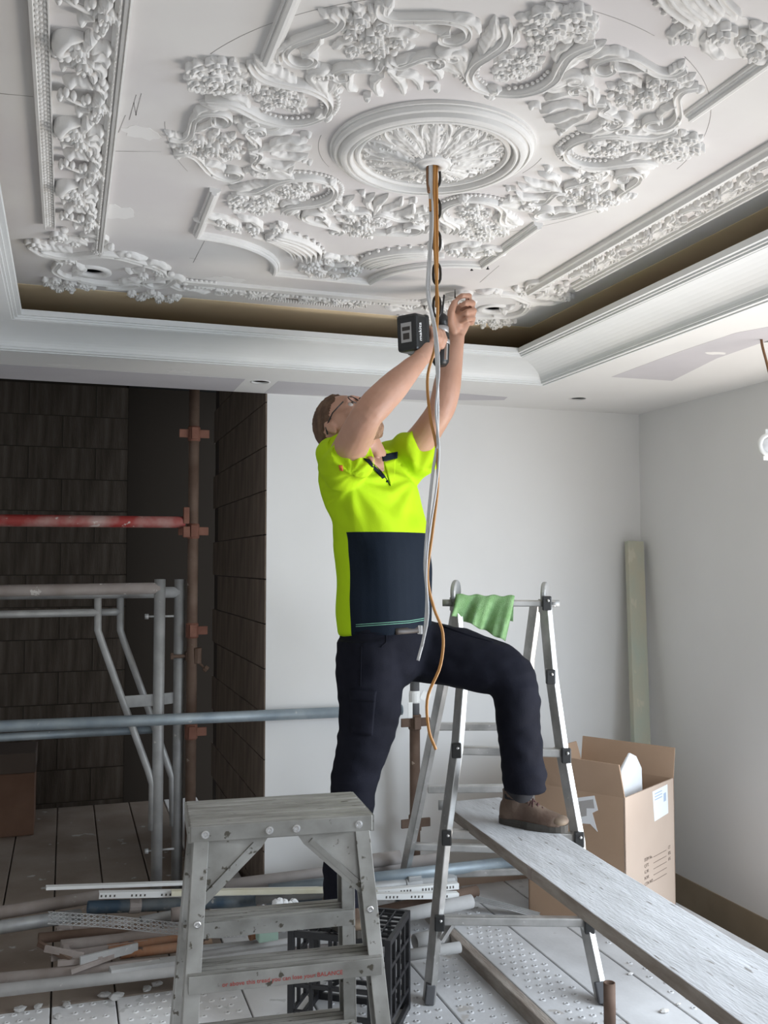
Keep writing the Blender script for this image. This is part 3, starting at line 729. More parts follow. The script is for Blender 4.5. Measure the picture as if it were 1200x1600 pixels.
rb = thing('band_moulding', 'long white plaster mouldings edging the right leaf frieze', 'moulding', (1.56, 2.0, ZC))
PR = [(-1, 0), (-1, .5), (-.7, .62), (-.45, 1), (.0, 1), (.1, .75), (.5, .7), (.55, .45), (1, .35), (1, 0)]
obj('inner_moulding', ribbon(MB(), [(1.508-1.56, 2.93-2), (1.508-1.56, .6-2)], .020, .026, PR, straight=True), 'plaster', rb, world=False, smooth=False)
obj('outer_moulding', ribbon(MB(), [(1.634-1.56, .6-2), (1.634-1.56, 2.84-2)], .017, .024, PR, straight=True), 'plaster', rb, world=False, smooth=False)
bd = MB()
for i in range(140):
    if i % 4 < 3: bd.ball((1.532-1.56, .7+i*.0155-2, -.009), .0058, 7, 5)
obj('bead_triplets', bd, 'plaster', rb, world=False)['kind'] = 'stuff'
def make_frieze(root):
    # local x across the band (0 = inner edge side), y along it, one period .30 m
    orn('scroll', ribbon(MB(), [(.012, -.13), (.018, -.10), (.040, -.085), (.062, -.10), (.060, -.122), (.046, -.118)], taper(.007, .004), .018, n=32), root)
    orn('scroll', ribbon(MB(), [(.012, .13), (.018, .10), (.040, .085), (.062, .10), (.060, .122), (.046, .118)], taper(.007, .004), .018, n=32), root)
    for i in range(7):
        a = math.radians(-75+25*i); orn('shell_rib', leaf(MB(), [(.030, .0), (.030+.022*math.cos(a), .030*math.sin(a)), (.030+.042*math.cos(a), .052*math.sin(a))], .011, .020, 2, lift=.6), root)
    orn('flower', flower(MB(), (.024, 0), .016, .020, 5, 0, .008), root)
    for s in (1, -1):
        for pts, W in (([(.020, .02), (.018, .05), (.010, .075)], .011), ([(.035, .05), (.050, .066), (.066, .070)], .011), ([(.030, .075), (.022, .10), (.026, .125)], .011), ([(.050, .09), (.064, .075), (.075, .06)], .009)):
            orn('leaf', leaf(MB(), [(x, s*y) for x, y in pts], W, .018, 3, lift=.7), root)
        orn('flower', flower(MB(), (.044, s*.104), .013, .016, 5, s, .006), root)
        orn('bud', MB().ball((.020, s*.142, -.007), (.009, .007, .009), 8, 6), root)
    orn('bead_row', beads(MB(), [(.078-.00015*(k-4)**2*8, -.05+.0125*k) for k in range(9)], .0048, 1.0), root)
FL = ['plaster shell and leaf frieze piece of the right band, nearest the raised hand', 'plaster shell and leaf frieze piece of the right band, second from the corner scrollwork',
      'plaster shell and leaf frieze piece of the right band, third from the corner scrollwork', 'plaster shell and leaf frieze piece at the right edge of the picture']
f0 = None
for k, y in enumerate((2.60, 2.30, 2.00, 1.70)):
    if f0 is None: f0 = thing('plaster_frieze', FL[0], 'ceiling ornament', (1.540, y, ZC), 0, 'frieze pieces of the right band'); make_frieze(f0); o = f0
    else: o = copy_tree(f0); o['label'] = FL[k]
    o.location = (1.540, y, ZC)
# far band
fb = thing('band_moulding', 'flat white plaster strip with bead triplets along the far band', 'moulding', (.78, 3.25, ZC))
obj('strip', ribbon(MB(), [(.36-.78, 3.205-3.25), (1.20-.78, 3.205-3.25)], .020, .012, P_FLAT, straight=True), 'plaster', fb, world=False, smooth=False)
bd = MB()
for i in range(60):
    if i % 7 < 4: bd.ball((.40-.78+i*.0135, 3.236-3.25, -.010), .0062, 7, 5)
obj('bead_triplets', bd, 'plaster', fb, world=False)['kind'] = 'stuff'
bd = MB()
for i in range(42): bd.ball((.60-.78+i*.0095, 3.318-3.25, -.008), (.0042, .010, .008), 6, 4)
obj('dentil_edge', bd, 'plaster', fb, world=False)['kind'] = 'stuff'
for k, (x, lab) in enumerate(((.60, 'plaster leaf frieze piece at the left end of the far band'), (.90, 'plaster leaf frieze piece at the middle of the far band, left of the drill'))):
    o = copy_tree(f0); o.location = (x, 3.225, ZC); o.rotation_euler = (0, 0, math.pi/2); o['label'] = lab; o['group'] = 'frieze pieces of the far band'; o.scale = (1.0, 1, 1)

# ---- corner scrollwork with a round vent hole
def make_corner(root):
    # local: x from the hole to the right, y from the hole away from the camera (hole at the origin)
    orn('vent_ring', MB().lathe([(.062, 0), (.062, -.008), (.056, -.014), (.046, -.012), (.040, -.010), (.037, 0)], (0, 0, 0), 40), root)
    orn('scroll', ribbon(MB(), [(-.155, -.18), (-.10, -.15), (-.05, -.16), (.02, -.205), (.08, -.200), (.14, -.165), (.20, -.120), (.23, -.05)], lambda t: .010+.006*math.sin(math.pi*t), .026, n=48), root)
    orn('scroll', ribbon(MB(), [(-.04, .085), (.02, .105), (.08, .10), (.14, .06), (.16, .085), (.11, .135), (.05, .14)], lambda t: .012-.004*t, .026, n=44), root)
    orn('scroll', ribbon(MB(), [(.26, -.02), (.24, .055), (.20, .085), (.17, .045), (.20, .010), (.235, .005)], lambda t: .013-.005*t, .026, n=40), root)
    orn('scroll', ribbon(MB(), [(-.10, -.08), (-.115, .00), (-.08, .065), (-.03, .075)], .011, .026, n=30), root)
    orn('scroll', ribbon(MB(), [(.012, -.30), (.03, -.355), (-.01, -.385), (-.035, -.36), (-.02, -.335), (.0, -.345)], lambda t: .010-.004*t, .024, n=40), root)
    orn('scroll', ribbon(MB(), [(.26, .05), (.30, .09), (.33, .05), (.38, .035), (.43, .045)], lambda t: .013-.006*t, .022, n=36), root)
    for pts, W, n in (([(-.06, -.22), (-.12, -.21), (-.18, -.24)], .022, 5), ([(-.06, -.12), (-.09, -.11), (-.14, -.15), (-.19, -.20)], .018, 5), ([(.06, -.19), (.10, -.225), (.16, -.20)], .020, 4),
                      ([(.15, -.15), (.19, -.165), (.24, -.12)], .020, 4), ([(.20, .0), (.26, -.04), (.30, -.01)], .020, 4), ([(.09, .09), (.12, .05), (.17, .02)], .018, 4), ([(-.06, .03), (-.03, -.03), (-.05, -.08)], .018, 4),
                      ([(-.02, -.30), (-.06, -.32), (-.10, -.29)], .020, 4), ([(.0, -.26), (.04, -.27), (.05, -.30)], .016, 3), ([(.30, .06), (.34, .09), (.40, .09)], .018, 4), ([(.16, -.10), (.13, -.06), (.10, -.07)], .016, 3)):
        orn('acanthus_leaf', leaf(MB(), pts, W, .028, n, lift=.8), root)
    for x, y, R in ((-.165, -.245, .032), (-.10, -.335, .026), (-.055, -.30, .020), (.01, -.255, .020), (.205, -.09, .022), (.16, -.02, .018), (-.07, -.13, .026)):
        orn('flower', flower(MB(), (x, y), R, .028, 5, x*9, .008), root)
    for x, y in ((-.085, -.395), (.10, -.23), (.245, -.075), (.30, .01), (-.12, -.28)): orn('bud', MB().ball((x, y, -.012), (.012, .012, .016), 10, 7), root)
    rd = random.Random(5)
    for cx, cy, n, rx, ry in ((-.085, .17, 16, .075, .045), (.20, .215, 14, .085, .035)):
        for k in range(n):
            a = rd.uniform(0, 6.28); q = math.sqrt(rd.random()); x = cx+rx*q*math.cos(a); y = cy+ry*q*math.sin(a)
            if k % 2: orn('flower', flower(MB(), (x, y), rd.uniform(.014, .022), .024, 5, a, rd.uniform(.002, .014)), root)
            else: orn('leaf', leaf(MB(), [(x, y), (x+.018*math.cos(a), y+.018*math.sin(a)), (x+.036*math.cos(a+.3), y+.036*math.sin(a+.3))], .013, .024, 3, lift=.9), root)
    orn('bead_row', beads(MB(), [(.06+.018*i, -.205+.0016*i*i) for i in range(9)], .008, 1.6), root)
    orn('bead_row', beads(MB(), [(.285+.016*i, -.02+.001*i) for i in range(8)], .007, 1.0), root)
c0 = thing('plaster_corner_scrollwork', 'white plaster corner scrollwork around a vent hole, lower left of the ceiling', 'ceiling ornament', (HOLES[0][0], HOLES[0][1], ZC), 0, 'corner scrollwork'); make_corner(c0); c0.scale = (1, 1, .62)
c1 = copy_tree(c0); c1.location = (HOLES[1][0], HOLES[1][1], ZC); c1.scale = (-1, 1, .62); c1['label'] = 'white plaster corner scrollwork around a vent hole, beside the raised hand'
# pencil setting-out lines
pm = MB()
for r, a0, a1 in ((.600, 150, 175), (.600, -155, -120), (.605, -60, -8), (.600, 10, 50), (.604, -118, -70), (.262, -8, 12), (.262, 140, 178)):
    ribbon(pm, [(ROSE.x+r*math.cos(math.radians(a0+(a1-a0)*k/20)), ROSE.y+r*math.sin(math.radians(a0+(a1-a0)*k/20))) for k in range(21)], .0007, .0004, [(-1, 0), (-1, 1), (1, 1), (1, 0)], straight=True)
for a, b in (((202, 187), (213, 148)), ((212, 180), (221, 146)), ((213, 180), (209, 160)), ((185, 207), (196, 180)), ((302, 410), (322, 372)), ((180, 236), (252, 237)), ((296, 403), (308, 405)), ((750, 441), (780, 415)), ((0, 146), (52, 151))):
    p, q = at_z(*a, ZC), at_z(*b, ZC); ribbon(pm, [(p.x, p.y), (q.x, q.y)], .0009, .0004, [(-1, 0), (-1, 1), (1, 1), (1, 0)], straight=True)
pm.V = [(x, y, z+ZC) for x, y, z in pm.V]
obj('pencil_lines', pm, 'pencil', ceil)
for px, py in ((737, 413), (762, 411)):
    p = at_z(px, py, ZC); solo('plaster_screw', MB().tube([(p.x, p.y, ZC), (p.x, p.y, ZC-.016)], .0022, 8).lathe([(.0022, ZC-.016), (.0050, ZC-.019), (.0050, ZC-.020), (.0, ZC-.020)], (p.x, p.y, 0), 10), 'steel',
         'tiny dark screw in the ceiling ' + ('just right of' if px > 750 else 'just left of') + ' the frame corner', 'screw', base=(p.x, p.y, ZC-.02))
# ================================================================== scaffold tubes behind
def post(mb, px, y, pya, zb, r=.0242):
    p = at_y(px, pya, y); return mb.pipe((p.x, p.y, zb), (p.x, p.y, p.z), r), p
st = at_y(301, 900, 4.46)
std = thing('scaffold_standard', 'tall rusty scaffold tube with wedge brackets beside the dark block wall', 'scaffold tube', (st.x, st.y, ZD), 0, 'rusty standards')
obj('tube', MB().tube([(st.x, st.y, ZD), (st.x, st.y, 2.60)], .0242, 16), 'rust', std)
def bracket(root, x, y, z, left=True, right=True, m='rustred'):
    b = MB().lathe([(.0245, z-.035), (.029, z-.03), (.029, z+.03), (.0245, z+.035)], (x, y, 0), 14)
    if left: b.box((x-.046, y-.01, z), (.045, .012, .038))
    if right: b.box((x+.046, y-.01, z), (.045, .012, .038))
    b.box((x, y-.032, z), (.03, .02, .055)); obj('bracket', b, m, root, smooth=False, bevel=.002)
for py, l, r in ((678, 1, 1), (830, 1, 1), (985, 0, 1), (1143, 0, 1)): bracket(std, st.x, st.y, at_y(301, py, 4.46).z, l, r)
s2 = at_y(648, 1100, 4.08)
std2 = thing('scaffold_standard', 'short rusty scaffold tube behind the worker with white tape wrapped on it', 'scaffold tube', (s2.x, s2.y, ZD), 0, 'rusty standards')
obj('tube', MB().tube([(s2.x, s2.y, ZD), (s2.x, s2.y, .74)], .0235, 16), 'rust', std2)
zz = lambda py: at_y(648, py, 4.08).z
obj('black_sleeve', MB().tube([(s2.x, s2.y, .735), (s2.x, s2.y, zz(1062))], .0215, 16), 'rubber', std2)
obj('tape_wrap', MB().lathe([(.0235, zz(1098)), (.0265, zz(1096)), (.027, zz(1083)), (.0235, zz(1079))], (s2.x, s2.y, 0), 16).box((s2.x+.045, s2.y-.02, zz(1088)), (.045, .003, .04), Matrix.Rotation(.5, 3, 'Y')).box((s2.x-.03, s2.y-.025, zz(1108)), (.02, .003, .07)), 'white', std2, smooth=False)
for py in (1128, 1285): bracket(std2, s2.x, s2.y, zz(py), m='rust')
# red ledger
ra, rb_ = at_y(0, 814, 4.42), at_y(289, 816, 4.42)
red = thing('scaffold_ledger', 'worn red scaffold tube with peeling paint across the dark block wall', 'scaffold tube', (rb_.x-.6, 4.42, rb_.z))
obj('tube', MB().tube([(-1.1, 4.42, ra.z), (rb_.x, 4.42, rb_.z)], .0262, 16), 'redtube', red)
obj('wedge', MB().box((rb_.x+.004, 4.405, rb_.z+.03), (.026, .03, .075)).box((rb_.x+.004, 4.40, rb_.z-.045), (.03, .03, .05)), 'rustred', red, smooth=False, bevel=.003)
# long blue-grey ledger and the thin one under it
p0, p1 = at_y(0, 1133, 4.20), at_y(530, 1114, 4.20)
led = thing('scaffold_ledger', 'long blue-grey scaffold tube crossing in front of the white wall edge', 'scaffold tube', (.3, 4.20, p0.z))
obj('tube', MB().tube([(-1.1, 4.20, p0.z+.003), (s2.x-.02, 4.20, p1.z)], .0242, 16), 'galvblue', led)
obj('coupler', MB().lathe([(.026, -.03), (.031, -.026), (.031, .026), (.026, .03)], (s2.x-.06, 4.20, p1.z), 14, Matrix.Rotation(math.pi/2, 3, 'Y')), 'rust', led)
p2_ = at_y(0, 1152, 4.62)
solo('scaffold_ledger', MB().tube([(-1.1, 4.62, p2_.z), (.43, 4.62, at_y(272, 1138, 4.62).z)], .0185, 14), 'galvblue', 'thinner blue-grey scaffold tube running just below the long one', 'scaffold tube')
# two galvanised guard frames
def frame_px(root, name, pts, Y, r, m='galv', n=None):
    P = [at_y(x, y, Y) for x, y in pts]
    if n: P = spline(P, n)
    return obj(name, MB().tube(P, r, 14), m, root)
YA = 4.36
pA = at_y(250, 905, YA)
ga = thing('scaffold_guard_frame', 'galvanised scaffold guard frame with thick top rail, nearer of the two', 'scaffold frame', (pA.x, YA, ZD), 0, 'guard frames')
obj('post', MB().pipe((pA.x, YA, ZD), tuple(pA), .0245), 'galv', ga)
tr = at_y(0, 926, YA)
obj('top_rail', MB().tube([(-1.1, YA, tr.z), (pA.x, YA, at_y(250, 919, YA).z)], .0255, 16), mat('dusty pinkish tube', (.27, .23, .21), .7, .2, c2=(.36, .32, .30), ns=8, spl=(.6, .57, .54), spl_s=26, spl_t=.66), ga)
tr2 = at_y(0, 961, YA)
obj('mid_rail', MB().tube([(-1.1, YA, tr2.z), (at_y(155, 957, YA).x, YA, at_y(155, 957, YA).z)], .0165, 14), 'galv', ga)
frame_px(ga, 'brace', [(153, 934), (153, 985), (158, 1000), (190, 1090), (232, 1205), (238, 1225), (237, 1297)], YA, .0155)
pl0, pl1 = at_y(193, 1097, YA), at_y(248, 1093, YA)
obj('plate', MB().bar(pl0, pl1, .006, .052), 'galv', ga, smooth=False, bevel=.002)
for py in (963, 1328):
    q = at_y(250, py, YA); b = MB().tube([q, (q.x-.055, YA, q.z)], .005, 8).tube([(q.x-.05, YA, q.z), (q.x-.066, YA, q.z)], .013, 6)
    b.tube([q, (q.x+.06, YA, q.z)], .005, 8); obj('bolt', b, 'galv', ga)
YF = 4.50
pB = at_y(281, 905, YF)
gb = thing('scaffold_guard_frame', 'galvanised scaffold guard frame standing behind the nearer one, by the rusty tube', 'scaffold frame', (pB.x, YF, ZD), 0, 'guard frames')
obj('post', MB().pipe((pB.x, YF, ZD), tuple(pB), .0245), 'galv', gb)
obj('top_rail', MB().tube([(-1.1, YF, pB.z-.06), (pB.x, YF, pB.z-.06)], .0255, 16), 'galv', gb)
frame_px(gb, 'mid_rail', [(150, 957), (188, 956)], YF, .0165)
frame_px(gb, 'brace', [(188, 932), (188, 985), (193, 1000), (225, 1088), (262, 1195), (269, 1215), (270, 1290)], YF, .0155)
q0, q1 = at_y(225, 1096, YF), at_y(281, 1089, YF)
obj('plate', MB().bar(q0, q1, .006, .052), 'galv', gb, smooth=False, bevel=.002)
q = at_y(300, 1025, YF-.02)
cl = MB().box(q, (.06, .05, .04)).tube([q+Vector((.02, -.03, -.03)), q+Vector((.02, -.035, .04))], .02, 8).tube([q, q+Vector((-.09, -.02, .003))], .009, 8).tube([q+Vector((-.085, -.02, .003)), q+Vector((-.10, -.02, .003))], .017, 6)
cl.tube([q+Vector((.02, -.03, -.02)), q+Vector((.055, -.045, -.055))], .006, 8).tube([q+Vector((.05, -.045, -.05)), q+Vector((.064, -.047, -.062))], .016, 6)
obj('swivel_clamp', cl, 'rust', gb, smooth=False, bevel=.002)

# old box in the recess
b0, b1 = at_z(-30, 1312, ZD), at_z(52, 1308, ZD)
ob = thing('cardboard_box', 'old dark brown taped box on the deck in the unlit recess', 'box', (b0.x, b0.y+.15, ZD))
hh = at_y(50, 1178, b1.y).z
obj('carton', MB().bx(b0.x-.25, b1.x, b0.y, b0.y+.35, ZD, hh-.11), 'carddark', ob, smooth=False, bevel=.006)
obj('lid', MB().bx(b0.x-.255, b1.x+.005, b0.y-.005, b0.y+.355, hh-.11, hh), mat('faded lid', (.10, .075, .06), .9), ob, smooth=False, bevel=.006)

# ================================================================== pile of tubes and trims on the deck
def pipe_px(name, a, b, Ya, Yb, r, m, label, cat='pipe', hollow=True, wall=.004, extra=None, group='salvaged tubes in the pile'):
    p, q = at_y(*a, Ya), at_y(*b, Yb)
    for v in (p, q): v.z = max(v.z, ZD+r)
    mb = MB().pipe(p, q, r, wall) if hollow else MB().tube([p, q], r, 14)
    if extra is None: return solo(name, mb, m, label, cat, group)
    t = thing(name, label, cat, ((p.x+q.x)/2, (p.y+q.y)/2, min(p.z, q.z)-r), 0, group); obj('tube', mb, m, t)
    for nm, f, w, mm_ in extra:
        c = p.lerp(q, f); d = (q-p).normalized()
        e = MB().tube([c-d*w/2, c+d*w/2], r*1.16, 14).box(c+Vector((0, -r*.5, r*.9)), (w*.8, .02, r*1.2)); obj(nm, e, mm_, t, smooth=False, bevel=.002)
    return t
pipe_px('steel_pipe', (-60, 1436), (170, 1398), 3.92, 4.10, .0242, 'brownmetal', 'brown steel pipe at the far left edge of the pile')
pipe_px('steel_pipe', (-60, 1458), (125, 1430), 3.80, 3.95, .0242, 'galv', 'grey pipe with an open dark end at the left of the pile')
pipe_px('blue_pipe', (137, 1418), (530, 1402), 3.86, 3.98, .0242, 'bluepipe', 'chipped blue pipe with metal collars in the middle of the pile', extra=[('collar', .17, .045, 'brownmetal'), ('collar', .66, .04, 'brownmetal')])
pipe_px('steel_pipe', (352, 1384), (700, 1340), 4.02, 3.98, .0255, 'pinkpipe', 'pale pinkish dusty pipe topmost at the back of the pile')
pipe_px('steel_pipe', (560, 1348), (625, 1339), 3.975, 3.965, .0285, 'pinkpipe', 'short pale sleeve around the pinkish pipe behind the worker leg', extra=None)
pipe_px('steel_pipe', (420, 1391), (838, 1343), 3.92, 3.74, .0245, 'galvblue', 'long blue-grey pipe passing behind the ladder feet')
pipe_px('steel_pipe', (400, 1404), (712, 1374), 3.86, 3.80, .023, 'galv', 'dark grey pipe with couplers under the blue-grey pipe', extra=[('coupler', .78, .07, 'galv'), ('coupler', .96, .05, 'galv')])
pipe_px('steel_pipe', (560, 1432), (745, 1392), 3.70, 3.78, .0235, 'rust', 'rusty brown pipe under the white perforated trims')
pipe_px('plastic_pipe', (585, 1440), (737, 1408), 3.58, 3.62, .0265, 'greypipe', 'light grey plastic pipe ending beside the ladder leg')
pipe_px('steel_pipe', (-40, 1552), (700, 1482), 3.36, 3.56, .020, 'greypipe', 'long grey pipe lying on the deck along the front of the pile')
pipe_px('steel_pipe', (-40, 1534), (640, 1466), 3.44, 3.62, .020, 'brownmetal', 'long brown pipe resting behind the front grey pipe')
pipe_px('copper_pipe', (168, 1484), (320, 1462), 3.56, 3.62, .018, 'orange', 'rust orange pipe stub with flaking skin, upper of two')
pipe_px('copper_pipe', (188, 1491), (330, 1474), 3.52, 3.56, .017, 'orange', 'rust orange pipe stub with flaking skin, lower of two')
pipe_px('copper_pipe', (390, 1462), (520, 1424), 3.52, 3.60, .018, 'orange', 'rust orange pipe beside the black crate top')
pipe_px('steel_pipe', (88, 1458), (290, 1434), 3.72, 3.82, .022, 'brownmetal', 'dull brown pipe under the mesh strip', extra=[('coupler', .06, .05, 'brownmetal')])
pipe_px('steel_pipe', (220, 1440), (300, 1424), 3.74, 3.80, .019, 'galv', 'short grey pipe between the mesh strip and the blue pipe')
pipe_px('steel_pipe', (95, 1478), (420, 1442), 3.58, 3.66, .020, 'brownmetal', 'brown dusty pipe below the perforated strip, beside the rust stubs')
pipe_px('steel_pipe', (60, 1466), (250, 1448), 3.66, 3.72, .018, 'rust', 'thin rusty pipe poking out at the left of the pile')
pipe_px('steel_pipe', (250, 1505), (470, 1470), 3.46, 3.52, .017, 'greypipe', 'pale grey pipe half hidden behind the stepladder legs')
pipe_px('scaffold_coupler', (268, 1430), (296, 1426), 3.70, 3.70, .026, 'brownmetal', 'brown coupler on the pile left of the stepladder leg', 'coupler')
pipe_px('scaffold_coupler', (648, 1472), (690, 1462), 3.34, 3.36, .028, 'greypipe', 'dusty grey coupler lying behind the ladder foot', 'coupler')
pipe_px('steel_pipe', (628, 1494), (718, 1480), 3.30, 3.32, .020, 'greypipe', 'short dusty pipe behind the left ladder foot')
def strip_px(name, pts, Ys, w, th, m, label, cat, up=(0, 0, 1), group=None):
    P = [at_y(x, y, Y) for (x, y), Y in zip(pts, Ys)]
    mb = MB()
    for a, b in zip(P[:-1], P[1:]): mb.bar(a, b, th, w, up)
    return solo(name, mb, m, label, cat, group, smooth=False)
GT = 'plastic plaster beads in the pile'
def bead(pts, Ys, w, label, m='white', holes=(), th=.004):
    P = [at_y(x, y, Y) for (x, y), Y in zip(pts, Ys)]
    t = thing('plaster_bead', label, 'trim strip', (P[0].x, P[0].y, P[0].z-w/2), 0, GT)
    mb = MB().bar(P[0], P[-1], th, w).bar(P[0]+Vector((0, .014, w/2)), P[-1]+Vector((0, .014, w/2)), .028, .003)
    obj('strip', mb, m, t, smooth=False)
    if holes:
        d = (P[-1]-P[0]); h = MB(); L = d.length; u = d.normalized()
        for k in range(int(L/holes[0])):
            if k % 7 < 4: h.bar(P[0]+u*(holes[0]*(k+.5)-.003)+Vector((0, -th/2-.0003, 0)), P[0]+u*(holes[0]*(k+.5)+.003)+Vector((0, -th/2-.0003, 0)), .0006, holes[1])
        obj('slots', h, 'dimple', t, smooth=False)['kind'] = 'stuff'
    return t
bead([(72, 1389), (300, 1381)], (3.84, 3.90), .009, 'thin white plastic bead jutting out over the left of the pile')
bead([(155, 1400), (530, 1392)], (3.80, 3.84), .020, 'white perforated bead above the chipped blue pipe', holes=(.016, .008))
bead([(268, 1397), (640, 1390)], (3.78, 3.80), .016, 'cream yellow plastic strip lying in the pile', 'cream')
bead([(590, 1396), (717, 1385)], (3.70, 3.68), .022, 'white perforated bead, upper of two beside the ladder leg', holes=(.013, .010))
bead([(520, 1403), (717, 1400)], (3.66, 3.64), .020, 'white perforated bead, lower of two beside the ladder leg', holes=(.015, .009))
# wire mesh strips
def mesh_strip(pts, Ys, w, label, flat=False):
    P = spline([at_y(x, y, Y) for (x, y), Y in zip(pts, Ys)], 60); mb = MB()
    up = Vector((0, .75, .66)) if not flat else Vector((.6, .75, .05)); up.normalize()
    for e in (-.5, -.17, .17, .5): mb.tube([p+up*w*e for p in P], .0016, 5)
    for i in range(len(P)-1):
        for e in (-.5, -.17, .17):
            mb.bar(P[i]+up*w*e, P[i+1]+up*w*(e+.33), .002, .002); mb.bar(P[i]+up*w*(e+.33), P[i+1]+up*w*e, .002, .002)
    return solo('mesh_strip', mb, 'galv', label, 'mesh strip', 'expanded metal strips', smooth=False)
mesh_strip([(75, 1434), (170, 1440), (265, 1450), (340, 1456), (400, 1449), (470, 1432), (528, 1412)], (3.60, 3.56, 3.52, 3.48, 3.48, 3.50, 3.52), .045, 'long perforated metal strip curving across the top of the pile')
mesh_strip([(742, 1404), (790, 1416), (842, 1430)], (3.72, 3.66, 3.60), .05, 'short perforated metal strip lying on the deck behind the ladder rung', True)
# flat bars at the left
GF = 'flat metal offcuts in the pile'
strip_px('metal_angle', [(98, 1484), (250, 1454)], (3.56, 3.66), .034, .006, 'brownmetal', 'wide dusty brown metal angle with paint spots at the left', 'metal offcut', group=GF)
strip_px('metal_angle', [(70, 1482), (130, 1494)], (3.52, 3.48), .02, .012, 'brownmetal', 'short brown offcut at the left tip of the pile', 'metal offcut', group=GF)
strip_px('metal_angle', [(90, 1505), (160, 1498)], (3.48, 3.48), .018, .014, 'brownmetal', 'flat dark offcut near the left tip of the pile', 'metal offcut', group=GF)
strip_px('metal_angle', [(110, 1518), (180, 1492)], (3.44, 3.50), .016, .016, 'brownmetal', 'crossed brown offcut below the wide angle', 'metal offcut', group=GF)
strip_px('metal_channel', [(125, 1502), (215, 1480)], (3.46, 3.52), .03, .010, 'greypipe', 'curved grey channel piece under the wide brown angle', 'metal offcut', group=GF)
strip_px('metal_angle', [(80, 1496), (230, 1474)], (3.52, 3.58), .026, .008, 'brownmetal', 'brown flat bar between the wide angle and the short offcuts', 'metal offcut', group=GF)
strip_px('metal_angle', [(60, 1474), (110, 1500)], (3.56, 3.48), .016, .014, 'rust', 'short rusty offcut leaning at the left tip of the pile', 'metal offcut', group=GF)
strip_px('timber_batten', [(172, 1520), (455, 1480)], (3.42, 3.50), .030, .04, 'greypipe', 'grey dusty batten lying behind the front pipes', 'batten')
strip_px('timber_batten', [(300, 1486), (560, 1462)], (3.50, 3.56), .026, .03, 'greypipe', 'grey dusty batten under the stepladder rear tread', 'batten')
gbk = at_y(417, 1458, 3.46); solo('foam_block', MB().box(gbk, (.072, .05, .045), Matrix.Rotation(.1, 3, 'Z')), 'greenblock', 'small pale green foam block beside the sealant tube', 'block', smooth=False, bevel=.004)
# sealant tube and tissue
a, b = at_y(322, 1446, 3.44), at_y(412, 1424, 3.46); ax = (b-a).normalized()
sl = thing('sealant_cartridge', 'blue and white sealant cartridge with pale nozzle lying on the pile', 'sealant tube', (a.x, a.y, a.z-.02))
obj('barrel', MB().tube([a, a.lerp(b, .45)], .022, 18), 'tubelite', sl)
obj('blue_print', MB().tube([a.lerp(b, .45), b], .0222, 18), 'tubeblue', sl)
obj('yellow_band', MB().tube([a.lerp(b, .42), a.lerp(b, .56)], .0226, 18), mat('warm print', (.50, .30, .14), .5), sl)
obj('blue_band', MB().tube([a.lerp(b, .18), a.lerp(b, .34)], .0226, 18), 'tubeblue', sl)
obj('end_ring', MB().tube([b-ax*.002, b+ax*.004], .0235, 18), 'tubelite', sl)
obj('nozzle', MB().tube([b, b+ax*.03, b+ax*.11], [.010, .009, .005], 12), 'cream', sl)
tx = text_mb('9', .036); sd = ax.cross(Vector((0, -.8, .6))).normalized(); nrm = Vector((0, -.85, .5)).normalized()
place(tx, a.lerp(b, .66)+nrm*.0232+ax*.0, sd, ax); obj('lettering', tx, 'paper', sl, smooth=False)
rd = random.Random(7); ts = at_y(450, 1412, 3.44); tmb = MB()
for k in range(7): tmb.ball(ts+Vector((rd.uniform(-.045, .045), rd.uniform(-.03, .03), rd.uniform(-.014, .018))), (rd.uniform(.014, .026), .02, rd.uniform(.01, .02)), 7, 5, Matrix.Rotation(rd.uniform(0, 3), 3, 'X') @ Matrix.Rotation(rd.uniform(0, 3), 3, 'Y'))
solo('tissue_wad', tmb, 'tissue', 'crumpled white tissue on the end of the sealant nozzle', 'tissue', smooth=False)
# cardboard sheet behind
c0_, c1_ = at_y(690, 1395, 4.05), at_y(838, 1388, 4.05)
solo('cardboard_sheet', MB().bx(c0_.x, c1_.x, 4.05, 4.062, ZD, at_y(760, 1346, 4.05).z), 'cardlight', 'tan cardboard offcut standing behind the pipes under the ladder', 'cardboard', smooth=False)
# rubble on the deck
rd = random.Random(11)
RB = [(452, 1518, .028), (230, 1548, .022), (180, 1560, .03), (165, 1558, .026), (310, 1530, .02), (105, 1572, .018), (300, 1546, .036), (60, 1575, .02), (245, 1540, .022), (30, 1580, .025), (90, 1590, .018)]
RBL = ['white plaster chip right of the stepladder leg, near the black crate', 'white plaster chip just left of the stepladder leg', 'curled white plaster chip below the front pipe, left of the stepladder',
       'white plaster chip touching the curled one', 'flat white chip behind the stepladder leg', 'white plaster chip at the left, halfway to the bottom edge', 'largest flat plaster chip, right of the stepladder leg',
       'white plaster chip at the lower left below the front pipe', 'white chip resting against the front pipe', 'white plaster chip in the lower left corner', 'white plaster chip at the bottom edge, left of the stepladder']
for i, (px, py, r) in enumerate(RB):
    p = at_z(px, py, ZD); mb = MB().ball((0, 0, r*.28), (r, r*.7, r*.35), 7, 4, Matrix.Rotation(rd.uniform(0, 3), 3, 'Z'))
    mb.V = [(x+p.x+rd.uniform(-.25, .25)*r, y+p.y+rd.uniform(-.25, .25)*r, z+ZD) for x, y, z in mb.V]
    solo('plaster_chip', mb, 'rubble', RBL[i], 'rubble', 'plaster chips on the deck', smooth=False)
